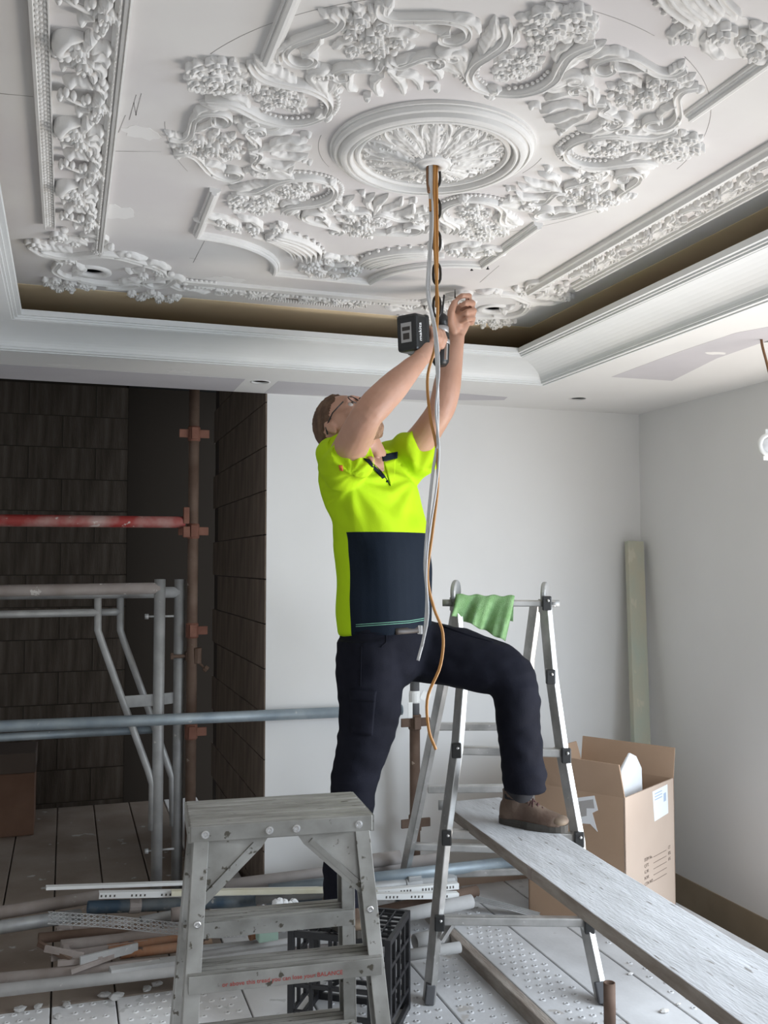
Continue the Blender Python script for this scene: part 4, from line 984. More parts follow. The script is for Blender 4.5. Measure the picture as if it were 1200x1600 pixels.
for i, (px, py, r) in enumerate(((1038, 1582, .018), (985, 1523, .012), (1060, 1570, .01))):
    p = at_z(px, py, 0); mb = MB().ball((p.x, p.y, r*.3), (r, r*.7, r*.4), 7, 4)
    solo('plaster_chip', mb, 'rubble', ('white plaster chip on the deck right of the rusty stub', 'tiny plaster chip on a deck seam behind the rusty stub', 'tiny plaster crumb beside the wire hook')[i], 'rubble', 'plaster chips on the raised deck', smooth=False)

# ================================================================== foreground step platform
rz = math.radians(-4.5)
sp = thing('step_platform', 'battered aluminium step platform with ribbed top in the foreground', 'stepladder', (.462, 2.155, ZD), rz)
H = .9-ZD
def sp_obj(name, mb, m='aludark', **kw): return obj(name, mb, m, sp, world=False, smooth=False, **kw)
tp = sp_obj('top_plate', MB().bx(-.197, .197, -.108, .108, H-.012, H-.003), 'alutop', bevel=.002)
for k in range(7):
    y = -.092+.0306*k; o = obj('rib', MB().bx(-.196, .196, y-.0125, y+.0125, H-.004, H), 'alutop', tp, world=False, smooth=False, bevel=.0015)
sp_obj('front_lip', MB().bx(-.197, .197, -.112, -.104, H-.036, H-.001), bevel=.003)
sp_obj('rear_lip', MB().bx(-.197, .197, .104, .112, H-.036, H-.001), bevel=.003)
sp_obj('side_lip', MB().bx(-.200, -.194, -.11, .11, H-.036, H-.002)); sp_obj('side_lip', MB().bx(.194, .200, -.11, .11, H-.036, H-.002))
def channel(p, q, sx):
    """a channel-section leg: web outside, flanges front and back"""
    p = Vector(p); q = Vector(q); m = MB(); d = 1 if p.y > 0 else -1
    m.bar(p+Vector((sx*.0, 0, 0)), q, .004, .055, (0, 1, 0))
    for e in (-.026, .026): m.bar(p+Vector((-sx*.014, e, 0)), q+Vector((-sx*.014, e, 0)), .032, .004, (0, 1, 0))
    return m
for sx in (-1, 1):
    for sy in (-1, 1):
        leg = sp_obj('leg', channel((sx*.186, sy*.078, H-.01), (sx*.248, sy*.300, .005), sx), bevel=.0012)
        f = Vector((sx*.248, sy*.300, .004)); obj('foot', MB().box(f+Vector((-sx*.012, 0, .012)), (.040, .062, .028)), 'rubber', leg, world=False, smooth=False, bevel=.004)
        for zf in (.17,):
            t = zf/.88; c = Vector((sx*(.186+.062*t)-sx*.016, sy*(.078+.222*t)+sy*.0285, H-.01-t*(H-.015)))
            obj('rivet', MB().lathe([(.0075, 0), (.0075, .002), (.004, .003), (.0025, .0008), (0, .0008)], c, 12, Matrix.Rotation(math.pi/2*(1 if sy < 0 else -1), 3, 'X')), 'chrome', leg, world=False)
for sy in (-1, 1):
    for sx in (-1, 1):
        y = sy*.100
        g = MB(); a = (sx*.186, sy*.118, H-.165); b = (sx*.185, sy*.103, H-.03); c = (sx*.030, sy*.103, H-.03); d = (sx*.055, sy*.104, H-.045)
        g.add([(sx*.190, sy*.122, H-.175), (sx*.188, sy*.103, H-.03), (sx*.028, sy*.103, H-.03), (sx*.045, sy*.104, H-.055), (sx*.178, sy*.122, H-.175),
               (sx*.190, sy*.114, H-.175), (sx*.188, sy*.097, H-.03), (sx*.028, sy*.097, H-.03), (sx*.045, sy*.098, H-.055), (sx*.178, sy*.114, H-.175)],
              [(0, 1, 2, 3, 4), (9, 8, 7, 6, 5), (0, 1, 6, 5), (1, 2, 7, 6), (2, 3, 8, 7), (3, 4, 9, 8), (4, 0, 5, 9)])
        g.bar((sx*.172, sy*.122, H-.150), (sx*.060, sy*.106, H-.048), .006, .012)
        sp_obj('gusset', g)
def tread(z, sy, nm):
    t = (H-.01-z)/(H-.015); hx = .186+.062*t-.004; yc = sy*(.078+.222*t)
    o = sp_obj(nm, MB().bx(-hx, hx, yc-.040, yc+.040, z-.004, z), 'alutop', bevel=.001)
    for k in range(4): obj('rib', MB().bx(-hx, hx, yc-.037+.0195*k, yc-.022+.0195*k, z-.001, z+.002), 'alutop', o, world=False, smooth=False)
    obj('lip', MB().bx(-hx, hx, yc-.043, yc-.039, z-.034, z+.001), 'aludark', o, world=False, smooth=False, bevel=.001)
    obj('lip', MB().bx(-hx, hx, yc+.039, yc+.043, z-.034, z+.001), 'aludark', o, world=False, smooth=False, bevel=.001)
    return o, hx, yc
for sy in (-1, 1):
    for z in (.62, .325): r_ = tread(z-ZD-.0, sy, 'tread'); TR = r_ if (sy < 0 and z > .5) else (TR if 'TR' in globals() else None)
tx = text_mb('or above this tread you can lose your BALANCE', .0125, .0002)
w = max(v[0] for v in tx.V)
place(tx, (TR[1]-.085-w, TR[2]-.0436, .62-ZD-.024), (1, 0, 0), (0, 0, 1)); obj('lettering', tx, 'redtext', TR[0], world=False, smooth=False)
for x in (-.165, -.03, .028, .165):
    sp_obj('rivet', MB().lathe([(.0085, 0), (.0085, .002), (.005, .0035), (.003, .001), (0, .001)], (x, -.112, H-.019), 12, Matrix.Rotation(math.pi/2, 3, 'X')), 'chrome')

# ================================================================== black milk crate
cr = thing('milk_crate', 'upturned black plastic crate that the worker stands on', 'crate', (.912, 3.078, ZD), math.radians(-33))
cw, cd, ch = .160, .128, .28-ZD
def cro(n, mb): return obj(n, mb, 'crate', cr, world=False, smooth=False, bevel=.002)
for z, nm in ((ch-.022, 'top_rim'), (0, 'bottom_rim')):
    m = MB()
    for s in (-1, 1): m.bx(-cw, cw, s*cd-.007, s*cd+.007, z, z+.022); m.bx(s*cw-.007, s*cw+.007, -cd, cd, z, z+.022)
    cro(nm, m)
m = MB()
for k in range(1, 8): x = -cw+2*cw*k/8; m.bx(x-.0025, x+.0025, -cd, cd, ch-.010, ch-.001)
for k in range(1, 7): y = -cd+2*cd*k/7; m.bx(-cw, cw, y-.0025, y+.0025, ch-.010, ch-.001)
cro('top_grid', m)
for sx in (-1, 1):
    for sy in (-1, 1): cro('corner_post', MB().bx(sx*cw-.012, sx*cw+.008, sy*cd-.012, sy*cd+.008, .0, ch))
for s in (-1, 1):
    m = MB()
    for k in range(1, 5): x = -cw+2*cw*k/5; m.bx(x-.006, x+.006, s*cd-.006, s*cd+.006, .07, ch)
    for z in (.07, .155, .235): m.bx(-cw, cw, s*cd-.006, s*cd+.006, z-.007, z+.007)
    m.bar((-cw, s*cd, .02), (-cw+.09, s*cd, .07), .01, .012); m.bar((cw, s*cd, .02), (cw-.09, s*cd, .07), .01, .012)
    cro('side_grid', m)
    m = MB()
    for k in range(1, 4): y = -cd+2*cd*k/4; m.bx(s*cw-.006, s*cw+.006, y-.006, y+.006, .07, ch)
    for z in (.07, .155, .235): m.bx(s*cw-.006, s*cw+.006, -cd, cd, z-.007, z+.007)
    cro('side_grid', m)

# ================================================================== folding multi-section ladder
def LZ(px, py, dist): return at_d(px, py, dist)
fl, fr = at_z(670, 1566, ZD), at_z(942, 1567, 0)
rl, rr = at_z(622, 1420, ZD), at_z(838, 1410, 0)
hl, hr = at_d(712, 925, 3.56), at_d(851, 930, 3.62)
lad = thing('folding_ladder', 'open aluminium multi-purpose ladder with black locks carrying the plank', 'ladder', ((fl.x+fr.x)/2, (fl.y+rr.y)/2, 0))
def stile(name, pts, foot, w=.024, dp=.055):
    m = MB(); up = RT.cross(Vector((0, 0, 1)))
    rings = []
    n = len(pts)
    for i, p in enumerate(pts):
        hw, hd = w/2, dp/2; f0_ = Vector((-RT.y, RT.x, 0)).normalized(); fwd = f0_*.91-RT*.41; sd0 = RT*.91+f0_*.41
        rings.append([p+sd0*(sx*hw)+fwd*(sy*hd) for sx, sy in ((-1, -1), (1, -1), (1, 1), (-1, 1))])
    m.ring_loft(rings, True); o = obj(name, m, 'alu', lad, smooth=False, bevel=.003)
    if foot is not None:
        d = (pts[-2]-pts[-1]).normalized(); q = pts[-1]; obj('rubber_foot', MB().bar(q, q+d*.065, .032, .062, (-RT.y, RT.x, 0)), 'rubber', o, smooth=False, bevel=.004)
    return o
def lerpd(px, py, z_d0, d0, z_d1, d1):
    # distance varies linearly with height between the two ends
    dist = (d0+d1)/2
    for _ in range(12):
        p = at_d(px, py, dist); t = (p.z-z_d0)/(z_d1-z_d0); dist = d0+(d1-d0)*t
    return at_d(px, py, dist)
DFW = lambda p: (p-CC).dot(FW)
FLp = lambda px, py: lerpd(px, py, 0, 3.20, 1.39, 3.56)
BLp = lambda px, py: lerpd(px, py, 0, 4.08, 1.39, 3.62)
stile('front_stile', [FLp(712, 940), FLp(722, 1068), FLp(715, 1160), FLp(694, 1318), fl+Vector((0, 0, .0))], 1)
stile('front_stile', [FLp(852, 945), FLp(862, 1055), FLp(878, 1170), FLp(903, 1310), FLp(912, 1425), fr], 1)
stile('rear_stile', [BLp(716, 940), BLp(691, 1075), BLp(668, 1190), BLp(640, 1325), rl], 1)
stile('rear_stile', [BLp(838, 940), BLp(826, 1030), BLp(823, 1150), BLp(830, 1330), rr], 1)
def rung(fn, a, b, name='rung', w=.032, h=.030):
    p, q = fn(*a), fn(*b); return obj(name, MB().bar(p, q, w, h), 'alu', lad, smooth=False, bevel=.005)
for a, b in (((716, 1172), (880, 1176)), ((694, 1302), (903, 1308)), ((684, 1437), (922, 1440))): rung(FLp, a, b)
rung(FLp, (706, 942), (868, 943), 'hinge_bar', .022, .024)
for a, b in (((682, 1135), (822, 1135)), ((668, 1233), (824, 1231)), ((640, 1322), (830, 1328)), ((632, 1368), (832, 1360))): rung(BLp, a, b)
for (px, py, d) in ((712, 925, 3.56), (851, 928, 3.58)):
    c = at_d(px, py, d)
    obj('hinge', MB().lathe([(.001, -.010), (.040, -.010), (.045, -.006), (.045, .006), (.040, .010), (.001, .010)], c+Vector((0, 0, .0)), 26, M3 @ Matrix.Rotation(math.radians(74), 3, 'Y') @ Matrix.Diagonal((1.3, 1.0, 1))).box(c-Vector((0, 0, .045)), (.03, .05, .05)), 'galv', lad, smooth=False, bevel=.002)
for (px, py) in ((699, 942), (866, 943)):
    p = FLp(px, py); obj('release_knob', MB().tube([p-RT*.018, p+RT*.018], .013, 14), 'galv', lad)
for px, py in ((852, 942), (858, 1056), (712, 1170), (882, 1178), (697, 1305), (902, 1308), (686, 1437), (918, 1441)):
    p = FLp(px, py)+Vector((RT.y, -RT.x, 0)).normalized()*.03
    lk = obj('lock', MB().box(p, (.034, .022, .052), Matrix.Rotation(-YAW, 3, 'Z')), 'clampblk', lad, smooth=False, bevel=.004)
    obj('lock_pin', MB().ball(p+Vector((RT.y, -RT.x, 0)).normalized()*.012+Vector((.004, 0, .010)), .006, 8, 6), 'chrome', lk)
obj('gusset', MB().bar(FLp(690, 1470), FLp(708, 1442), .022, .012), 'alu', lad, smooth=False)
obj('gusset', MB().bar(FLp(930, 1475), FLp(908, 1442), .022, .012), 'alu', lad, smooth=False)
e_ = at_d(690, 1258, 3.58); obj('bar_end', MB().tube([e_-RT*.012, e_+RT*.03], .018, 12), 'galv', lad)

# the plank laid through the ladder
ZP = .552
xa = at_z(706, 1256, ZP); xb = at_z(793, 1246, ZP)
PX0, PX1 = 1.318, 1.560
pk = thing('scaffold_plank', 'long dusty white-smeared plank bridging the ladder and running to the lower right', 'plank', ((PX0+PX1)/2, 2.4, ZP-.038))
mb = MB(); n = 24; rings = []
for i in range(n):
    y = 3.40-2.75*i/(n-1); sh = .045*(y-2.5)/.9 - .002; zz_ = ZP+.003*noise.noise((y*3, 0, 0))
    a0, a1 = PX0+sh+.003*noise.noise((y*5, 1, 0)), PX1+sh+.003*noise.noise((y*5, 7, 0))
    rings.append([(a0, y, zz_-.038), (a1, y, zz_-.038), (a1, y, zz_), (a0, y, zz_)])
mb.ring_loft(rings, True)
o = obj('board', mb, 'timber', pk, smooth=False, bevel=.003)
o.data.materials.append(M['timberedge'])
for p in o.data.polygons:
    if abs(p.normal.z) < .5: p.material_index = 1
ex = MB()
for yy in (3.36, 2.60):
    sh = .045*(yy-2.5)/.9-.002; ex.bx(PX0+sh-.002, PX0+sh+.004, yy-.012, yy+.012, ZP-.036, ZP-.002)
obj('edge_strap', ex, 'brownmetal', pk, smooth=False)

# ================================================================== towel on the ladder bar
tw_ = MB(); NU, NV = 30, 22; rows = []
topl, topr = FLp(712, 934), FLp(803, 936); bar_z = topl.z
for i in range(NU):
    u = i/(NU-1); T = topl.lerp(topr, u)
    bx_, by_ = (705+85*u, 962+40*u**1.1)
    dd = DFW(T); Bm = at_d(bx_, by_, dd-.03)
    row = []
    for j in range(NV):
        v = j/(NV-1)
        if v < .22:
            a = math.pi*(v/.22); w = Vector((-RT.y, RT.x, 0)); p = T + w*(.028*math.cos(a)) + Vector((0, 0, 0.016+.012*math.sin(a)-(.10*(1-v/.22) if v < .05 else .06*(1-v/.22))))
        else:
            t = (v-.22)/.78; p = (T - Vector((-RT.y, RT.x, 0))*.028+Vector((0, 0, .016))).lerp(Bm, t)
            p = p - Vector((-RT.y, RT.x, 0))*(.016*(1+math.sin(u*15+t*1.5))*t**.6+.008*math.sin(u*34+2*t)*t)
        p = p + Vector((0, 0, .003*math.sin(u*22)))
        row.append(p)
    rows.append(row)
tw_.ring_loft(rows, cap=False, closed=False)
to = solo('microfibre_cloth', tw_, 'towel', 'green microfibre cloth draped over the top bar of the ladder', 'cloth')
sd_ = to.modifiers.new('thick', 'SOLIDIFY'); sd_.thickness = .004

# ================================================================== cardboard box by the right wall
E_, G_ = Vector((2.085, 3.290, 0)), Vector((2.480, 3.530, 0)); e1 = (G_-E_).normalized(); e2 = Vector((-e1.y, e1.x, 0)); L1 = (G_-E_).length; L2 = .44; BH = .535
bxr = thing('cardboard_box', 'open tan shipping box with raised flaps by the right wall', 'box', (E_+e1*L1/2+e2*L2/2))
def panel(nm, a, b, z0, z1, m, lean=Vector((0, 0, 0)), th=.006, parent=bxr):
    nrm = (b-a).normalized().cross(Vector((0, 0, 1)))*th
    v = [a+Vector((0, 0, z0)), b+Vector((0, 0, z0)), b+lean+Vector((0, 0, z1)), a+lean+Vector((0, 0, z1))]
    mb = MB(); mb.add(v+[p-nrm for p in v], [(0, 1, 2, 3), (7, 6, 5, 4), (0, 4, 5, 1), (1, 5, 6, 2), (2, 6, 7, 3), (3, 7, 4, 0)]); return obj(nm, mb, m, parent, smooth=False)
K_, L_ = G_+e2*L2, E_+e2*L2
pf = panel('side_panel', E_, G_, 0, BH, 'cardlight'); pl = panel('side_panel', L_, E_, 0, BH, 'card'); panel('side_panel', G_, K_, 0, BH, 'card'); panel('side_panel', K_, L_, 0, BH, 'card')  # front panel in paler cardboard, window light painted into its colour
panel('flap', L_+Vector((.0, 0, 0)), E_, BH, BH+.135, 'card', (e1*-.045+e2*.0)); panel('flap', G_, K_, BH, BH+.125, 'card', e1*.02); panel('flap', K_, L_, BH, BH+.10, 'card', e2*.03)
panel('box_base', E_, G_, 0, .004, 'card')
fo = MB(); q = E_+e1*.21+e2*.05
for k, (o1, o2, h_, w_) in enumerate(((.10, .06, .14, .20), (.17, .10, .11, .18))):
    c = E_+e1*(o1+w_/2)+e2*o2; rings = []
    prof_ = [(-w_/2, .25), (-w_/2, BH+h_*.55), (-w_*.1, BH+h_), (w_*.18, BH+h_*.85), (w_*.42, BH+h_*.45), (w_/2, .25)]
    rings = [[c+e1*x+e2*t+Vector((0, 0, z)) for x, z in prof_] for t in (0, .012)]
    fo.ring_loft(rings, True)
solo('foam_sheet', fo, 'poly', 'white foam packing sheet sticking out of the open box', 'packing', smooth=False, bevel=.004)
def on_front(x, z): return E_+e1*x+Vector((0, 0, z))-Vector((0, 0, 0))+e1.cross(Vector((0, 0, 1)))*.001
fn = e1.cross(Vector((0, 0, 1)))
def sticker(nm, pts, m, parent, off=.0008):
    mb = MB(); mb.V = [tuple(p+fn_*off) for p in pts] + [tuple(p) for p in pts]; n = len(pts)
    mb.F = [tuple(range(n)), tuple(range(2*n-1, n-1, -1))] + [(j, (j+1) % n, (j+1) % n+n, j+n) for j in range(n)]
    return obj(nm, mb, m, parent, smooth=False)
fn_ = fn; F0 = lambda x, z: E_+e1*x+Vector((0, 0, z))
sticker('shipping_label', [F0(.25, .515), F0(.395, .520), F0(.400, .400), F0(.265, .392)], 'paper', pf)
for z in (.50, .488, .476): sticker('label_print', [F0(.27, z), F0(.34, z+.002), F0(.34, z+.006), F0(.27, z+.004)], 'inkblue', pf, .0014)
sticker('label_code', [F0(.355, .455), F0(.378, .456), F0(.378, .490), F0(.355, .489)], 'inkblue', pf, .0014)
def box_text(txt, size, x, z, m='ink2'):
    t = text_mb(txt, size, .0002); place(t, F0(x, z)+fn*.0009, e1, (0, 0, 1)); obj('lettering', t, m, pf, smooth=False)
for k, (s_, tail) in enumerate((('ITEM No.', 'CT'), ('QTY.', 'KG'), ('G.W.', 'KG'), ('N.W.', ''), ('CTN NO.', ''))):
    z = .252-.024*k; box_text(s_, .019, .165, z)
    sticker('print_rule', [F0(.25, z-.001), F0(.375, z-.001), F0(.375, z+.001), F0(.25, z+.001)], 'ink2', pf)
    if tail: box_text(tail, .018, .392, z)
fn_ = (E_-L_).normalized().cross(Vector((0, 0, 1))); e3 = (E_-L_).normalized(); S0 = lambda x, z: E_-e3*x+Vector((0, 0, z))
t = text_mb('DECORATIVE', .062, .0002); w = max(v[0] for v in t.V); place(t, E_-e3*(.245+w)+Vector((0, 0, .245))+fn_*.0009, e3, (0, 0, 1)); obj('lettering', t, 'ink', pl, smooth=False)
sticker('torn_label', [S0(.225, .50), S0(.13, .525), S0(.115, .47), S0(.14, .455), S0(.118, .385), S0(.15, .41), S0(.20, .405)], 'paper', pl)
sticker('label_bars', [S0(.205, .490), S0(.135, .510), S0(.130, .475), S0(.165, .47), S0(.165, .44), S0(.195, .43)], 'pencil', pl, .0014)

# treated timber leaning in the corner
tb, tt = Vector((2.66, 4.03, .0)), at_y(991, 846, 4.19)
gt = solo('timber_stud', MB().bar(tb+Vector((0, 0, .012)), tt, .092, .036, (0, -1, .12)), 'greenwood', 'pale green treated timber stud leaning in the wall corner behind the box', 'timber', smooth=False, bevel=.004)
# rusty pipe stub in the near deck
pp = at_z(953, 1610, 0); zt_ = at_y(953, 1535, pp.y).z
solo('pipe_stub', MB().pipe((pp.x, pp.y, 0), (pp.x, pp.y, zt_), .0185, .004, 18), 'rust', 'rusty open pipe stub standing up at the bottom edge by the plank', 'pipe')
pw = at_z(1120, 1588, 0); mbw = MB().tube([at_z(1112, 1562, .004), at_z(1118, 1552, .018), at_z(1126, 1553, .022), at_z(1132, 1562, .01)], .002, 6)
solo('wire_loop', mbw, 'galv', 'small wire hook lying on the deck beside the plank', 'wire')

# ================================================================== cables and chain through the rose
def cable(name, pts, r, m, label, grp):
    P = [at_d(x, y, d) for x, y, d in pts]; return solo(name, MB().tube(spline(P, 90), r, 8), m, label, 'cable', grp, base=tuple(P[0]))
D0 = DFW(ROSE)
GC = 'cables hanging from the rose'
cable('electric_cable', [(679, 246, D0), (678, 300, D0), (679, 380, D0-.02), (682, 440, D0-.02), (684, 480, D0-.02), (680, 540, D0-.02), (668, 590, D0-.02), (672, 650, D0-.03), (682, 700, D0-.03), (684, 760, D0-.03), (676, 830, D0-.03), (668, 900, D0-.04), (678, 950, D0-.04), (692, 990, D0-.05), (688, 1040, D0-.05), (668, 1090, D0-.05), (670, 1140, D0-.05), (681, 1171, D0-.05)], .0036, 'cableorange', 'orange cable hanging longest from the rose', GC)
cable('electric_cable', [(672, 246, D0), (672, 300, D0), (673, 360, D0-.01), (669, 420, D0-.02), (668, 460, D0-.02), (678, 510, D0-.03), (682, 560, D0-.03), (684, 620, D0-.03), (683, 690, D0-.03), (676, 740, D0-.03), (669, 810, D0-.03), (664, 880, D0-.04), (667, 930, D0-.04), (663, 990, D0-.04), (653, 1032, D0-.05)], .0037, 'cablewhite', 'grey white cable hanging in front of the worker, cut end at his belt', GC)
cable('electric_cable', [(675, 246, D0), (675, 300, D0), (676, 350, D0-.02), (672, 420, D0-.02), (672, 470, D0-.02), (682, 520, D0-.035), (686, 580, D0-.035), (681, 640, D0-.035), (686, 700, D0-.035), (682, 760, D0-.035), (670, 840, D0-.035), (666, 900, D0-.045), (669, 960, D0-.045), (660, 1010, D0-.05)], .0026, 'cablewhite', 'thinner pale cable twisted with the grey white one', GC)
for k, (x, m, e, lb) in enumerate(((668, 'cablebrown', 300, 'short brown cable beside the chain just below the rose, leftmost'), (671, 'cableorange', 330, 'short orange cable just below the rose'), (682, 'cableorange', 480, 'orange brown cable running down beside the chain links'))):
    cable('electric_cable', [(x, 246, D0+.005), (x, 280, D0+.005), (x+1, (246+e)/2+20, D0), (x+(2 if k < 2 else 0), e, D0-.01)], .0038, m, lb, GC)
chn = thing('hanging_chain', 'dark steel chain hanging through the centre of the rose beside the cables', 'chain', (ROSE.x+.012, ROSE.y+.012, 2.05))
lz = ZC; k = 0
cxy = at_d(682, 300, D0+.015)
while lz > at_d(680, 480, D0).z:
    pts = []
    for j in range(17):
        a = 2*math.pi*j/16; u = .0085*math.cos(a); v = .018*math.sin(a)+(.006 if math.sin(a) > 0 else -.006)*(abs(math.sin(a)) > .3)
        d = (RT if k % 2 else Vector((-RT.y, RT.x, 0))); pts.append(Vector((cxy.x, cxy.y, lz-.018))+d*u+Vector((0, 0, v)))
    obj('link', MB().tube(pts, .0032, 7, cap=False), 'chain', chn); lz -= .038; k += 1

# ================================================================== downlight hanging at the right edge
hx, hy = DL[2]
hl_ = thing('downlight', 'white round downlight fitting dangling on its cable at the right edge', 'downlight', at_d(1200, 712, 3.28))
t0 = at_z(1190, 528, ZS-.002); 
obj('flex', MB().tube(spline([Vector((hx-.02, hy, ZS+.02)), at_d(1191, 540, 3.28), at_d(1200, 575, 3.28), at_d(1212, 630, 3.28), at_d(1206, 676, 3.28)], 24), .0045, 8), 'cablebrown', hl_)
ctr = at_d(1203, 695, 3.28)
obj('ring', MB().lathe([(.028, -.006), (.036, -.008), (.042, -.004), (.042, .004), (.036, .008), (.028, .006), (.028, -.006)], ctr, 32, M3), 'white', hl_)
obj('lamp_face', MB().lathe([(.0, .006), (.026, .004), (.030, -.020), (.0, -.030)], ctr+Vector((0, 0, -.004)), 24, M3), 'paper', hl_)
obj('spring_clip', MB().box(ctr+RT*-.012+UPV*.042, (.012, .006, .022)).box(ctr+RT*-.015-UPV*.046, (.022, .006, .014)), 'white', hl_, smooth=False)
for px, py in ((407, 597), (903, 623)):
    p = at_z(px, py, ZS); 
    o = obj('cutout_edge', MB().lathe([(.0375, ZS-.0008), (.043, ZS-.0008), (.043, ZS+.0002)], (p.x, p.y, 0), 28), 'filler', soff)
# ================================================================== the worker
from mathutils.bvhtree import BVHTree
AL = math.radians(36)
FH = Vector((FW.x, FW.y, 0)).normalized()
fwd = (RT*math.cos(AL) - FH*math.sin(AL)); fwd.z = 0; fwd.normalize()
lft = Vector((0, 0, 1)).cross(fwd)
tc0 = at_d(600, 900, 3.24)
man = thing('person', 'worker in yellow and navy hi-vis shirt drilling overhead, one boot on the plank', 'person', (tc0.x, tc0.y, .28), math.atan2(fwd.y, fwd.x))
W3 = at_d
def fuse(name, mb, material, parent, voxel, smooth_it, disp=None, world=True):
    o = obj('tmp', mb, 'skin', smooth=True)
    r = o.modifiers.new('r', 'REMESH'); r.mode = 'VOXEL'; r.voxel_size = voxel; r.adaptivity = 0; r.use_smooth_shade = True
    s = o.modifiers.new('s', 'SMOOTH'); s.factor = .5; s.iterations = smooth_it
    me = evaluated(o); bpy.data.objects.remove(o)
    if disp:
        nr = [v.normal.copy() for v in me.vertices]
        for v, n in zip(me.vertices, nr): v.co = v.co + n*disp(v.co, n)
    inv = world_matrix(parent).inverted()
    for v in me.vertices: v.co = inv @ v.co
    me.materials.clear(); me.materials.append(M[material] if isinstance(material, str) else material)
    me.polygons.foreach_set('use_smooth', [True]*len(me.polygons)); me.update()
    return obj(name, me, None, parent)
# ---- trousers
def ell(mb, pts, ra, rb, seg=26):
    """stack of ellipses: half size ra along the facing direction, rb across"""
    rings = [[p + fwd*(a*math.cos(2*math.pi*j/seg)) + lft*(b*math.sin(2*math.pi*j/seg)) for j in range(seg)] for p, a, b in zip(pts, ra, rb)]
    return mb.ring_loft(rings, True)
tr_ = MB()
ell(tr_, [W3(604, 968, 3.24), W3(604, 985, 3.24), W3(604, 1010, 3.24), W3(602, 1045, 3.23), W3(595, 1070, 3.22)], [.140, .144, .142, .125, .09], [.172, .178, .180, .165, .12])
RL_ = [W3(578, 1000, 3.16), W3(577, 1060, 3.15), W3(578, 1110, 3.14), W3(568, 1160, 3.13), W3(556, 1210, 3.12), W3(549, 1260, 3.11), W3(541, 1320, 3.10), W3(536, 1370, 3.10), W3(533, 1418, 3.10)]
tr_.tube(spline(RL_, 30), [r for r in np.interp(np.linspace(0, 1, 30), np.linspace(0, 1, 9), [.108, .112, .104, .090, .078, .074, .070, .064, .058])], 22)
LL_ = [W3(628, 1012, 3.32), W3(690, 1022, 3.29), W3(748, 1036, 3.25), W3(790, 1052, 3.22), W3(806, 1085, 3.20), W3(810, 1130, 3.20), W3(816, 1180, 3.20), W3(820, 1235, 3.20)]
tr_.tube(spline(LL_, 34), [r for r in np.interp(np.linspace(0, 1, 34), np.linspace(0, 1, 8), [.115, .106, .098, .088, .080, .075, .072, .073])], 22)
def tdisp(p, n):
    q = man.matrix_world.inverted() @ p if False else p
    return .0065*noise.noise((p.x*9, p.y*9, p.z*22)) + .004*noise.noise((p.x*20+3, p.y*20, p.z*34)) + .004*math.sin(p.z*70+p.x*40+6*noise.noise((p.x*5, p.y*5, p.z*5)))*max(0, noise.noise((p.x*6+9, p.y*6, p.z*7)))
trou = fuse('trousers', tr_, 'navy', man, .008, 4, tdisp)
# ---- shirt
sh = MB()
rows_ = [(604, 988, .148, .176), (603, 960, .150, .178), (602, 920, .148, .176), (601, 880, .144, .176), (598, 845, .138, .180), (593, 815, .135, .192), (583, 785, .134, .206), (575, 755, .130, .216), (567, 730, .112, .205), (570, 712, .080, .160), (575, 702, .055, .095)]
ell(sh, [W3(x, y, 3.24) for x, y, a, b in rows_], [r[2] for r in rows_], [r[3] for r in rows_], 32)
sh.tube([W3(533, 742, 3.16), W3(536, 730, 3.08), W3(546, 714, 3.00), W3(551, 708, 2.975)], [.070, .080, .076, .074], 24)
sh.tube([W3(516, 736, 3.15), W3(520, 712, 3.10), W3(531, 697, 3.03)], [.050, .054, .050], 18)
sh.tube([W3(618, 730, 3.38), W3(640, 716, 3.33), W3(661, 702, 3.28), W3(663, 701, 3.275)], [.092, .088, .078, .077], 24)
ARM_R, ARM_L = W3(552, 748, 3.05), W3(652, 750, 3.25)
def sdisp(p, n):
    l = p - tc0; x = l.dot(fwd); z = p.z
    up = max(0, min(1, (z-1.50)/.12))
    a = .008*noise.noise((p.x*7, p.y*7, p.z*9))
    fold = math.sin((x*46 + (z-1.7)*34) + 3*noise.noise((p.x*6, p.y*6, p.z*4)))
    b = .0095*up*fold*(.4+.6*abs(noise.noise((p.x*5+4, p.y*5, p.z*5))))
    c = (1-up)*.0075*math.sin(x*26+3.5*noise.noise((p.x*4, p.y*4, p.z*3))+z*7)
    for A in (ARM_R, ARM_L):
        d = p-A; r = d.length
        if r < .34:
            th = math.atan2(d.z, d.dot(RT)); b += .0075*max(0, -n.dot(FH))*math.sin(th*11+4*noise.noise(p*4))*math.exp(-((r-.13)/.07)**2)
    return a+b+c
SHIRT_Z, SHIRT_X = 1.552-.28, -.012
shirt = fuse('shirt', sh, shirt_mat(), man, .007, 3, sdisp)
# ---- body: head, neck, torso core, arms, hands with fingers: one surface
bd_ = MB()
hf = (fwd*math.cos(math.radians(47))+Vector((0, 0, 1))*math.sin(math.radians(47))).normalized()
hu = (-fwd*math.sin(math.radians(47))+Vector((0, 0, 1))*math.cos(math.radians(47))).normalized()
hs = hu.cross(hf)          # towards his left
HM = Matrix((hf, hs, hu)).transposed()
hc = W3(541, 667, 3.17)
def hp(f, s, u): return hc + hf*f + hs*s + hu*u
bd_.ball(hp(-.004, 0, .018), (.097, .076, .098), 28, 18, HM)
bd_.ball(hp(.022, 0, -.035), (.072, .063, .080), 24, 14, HM)
bd_.ball(hp(.062, 0, -.088), (.030, .032, .026), 16, 10, HM)          # chin
bd_.ball(hp(.030, 0, -.078), (.055, .052, .035), 18, 10, HM)          # jaw
bd_.tube([hp(.092, 0, .018), hp(.104, 0, -.005), hp(.113, 0, -.024)], [.008, .011, .014], 12)      # nose
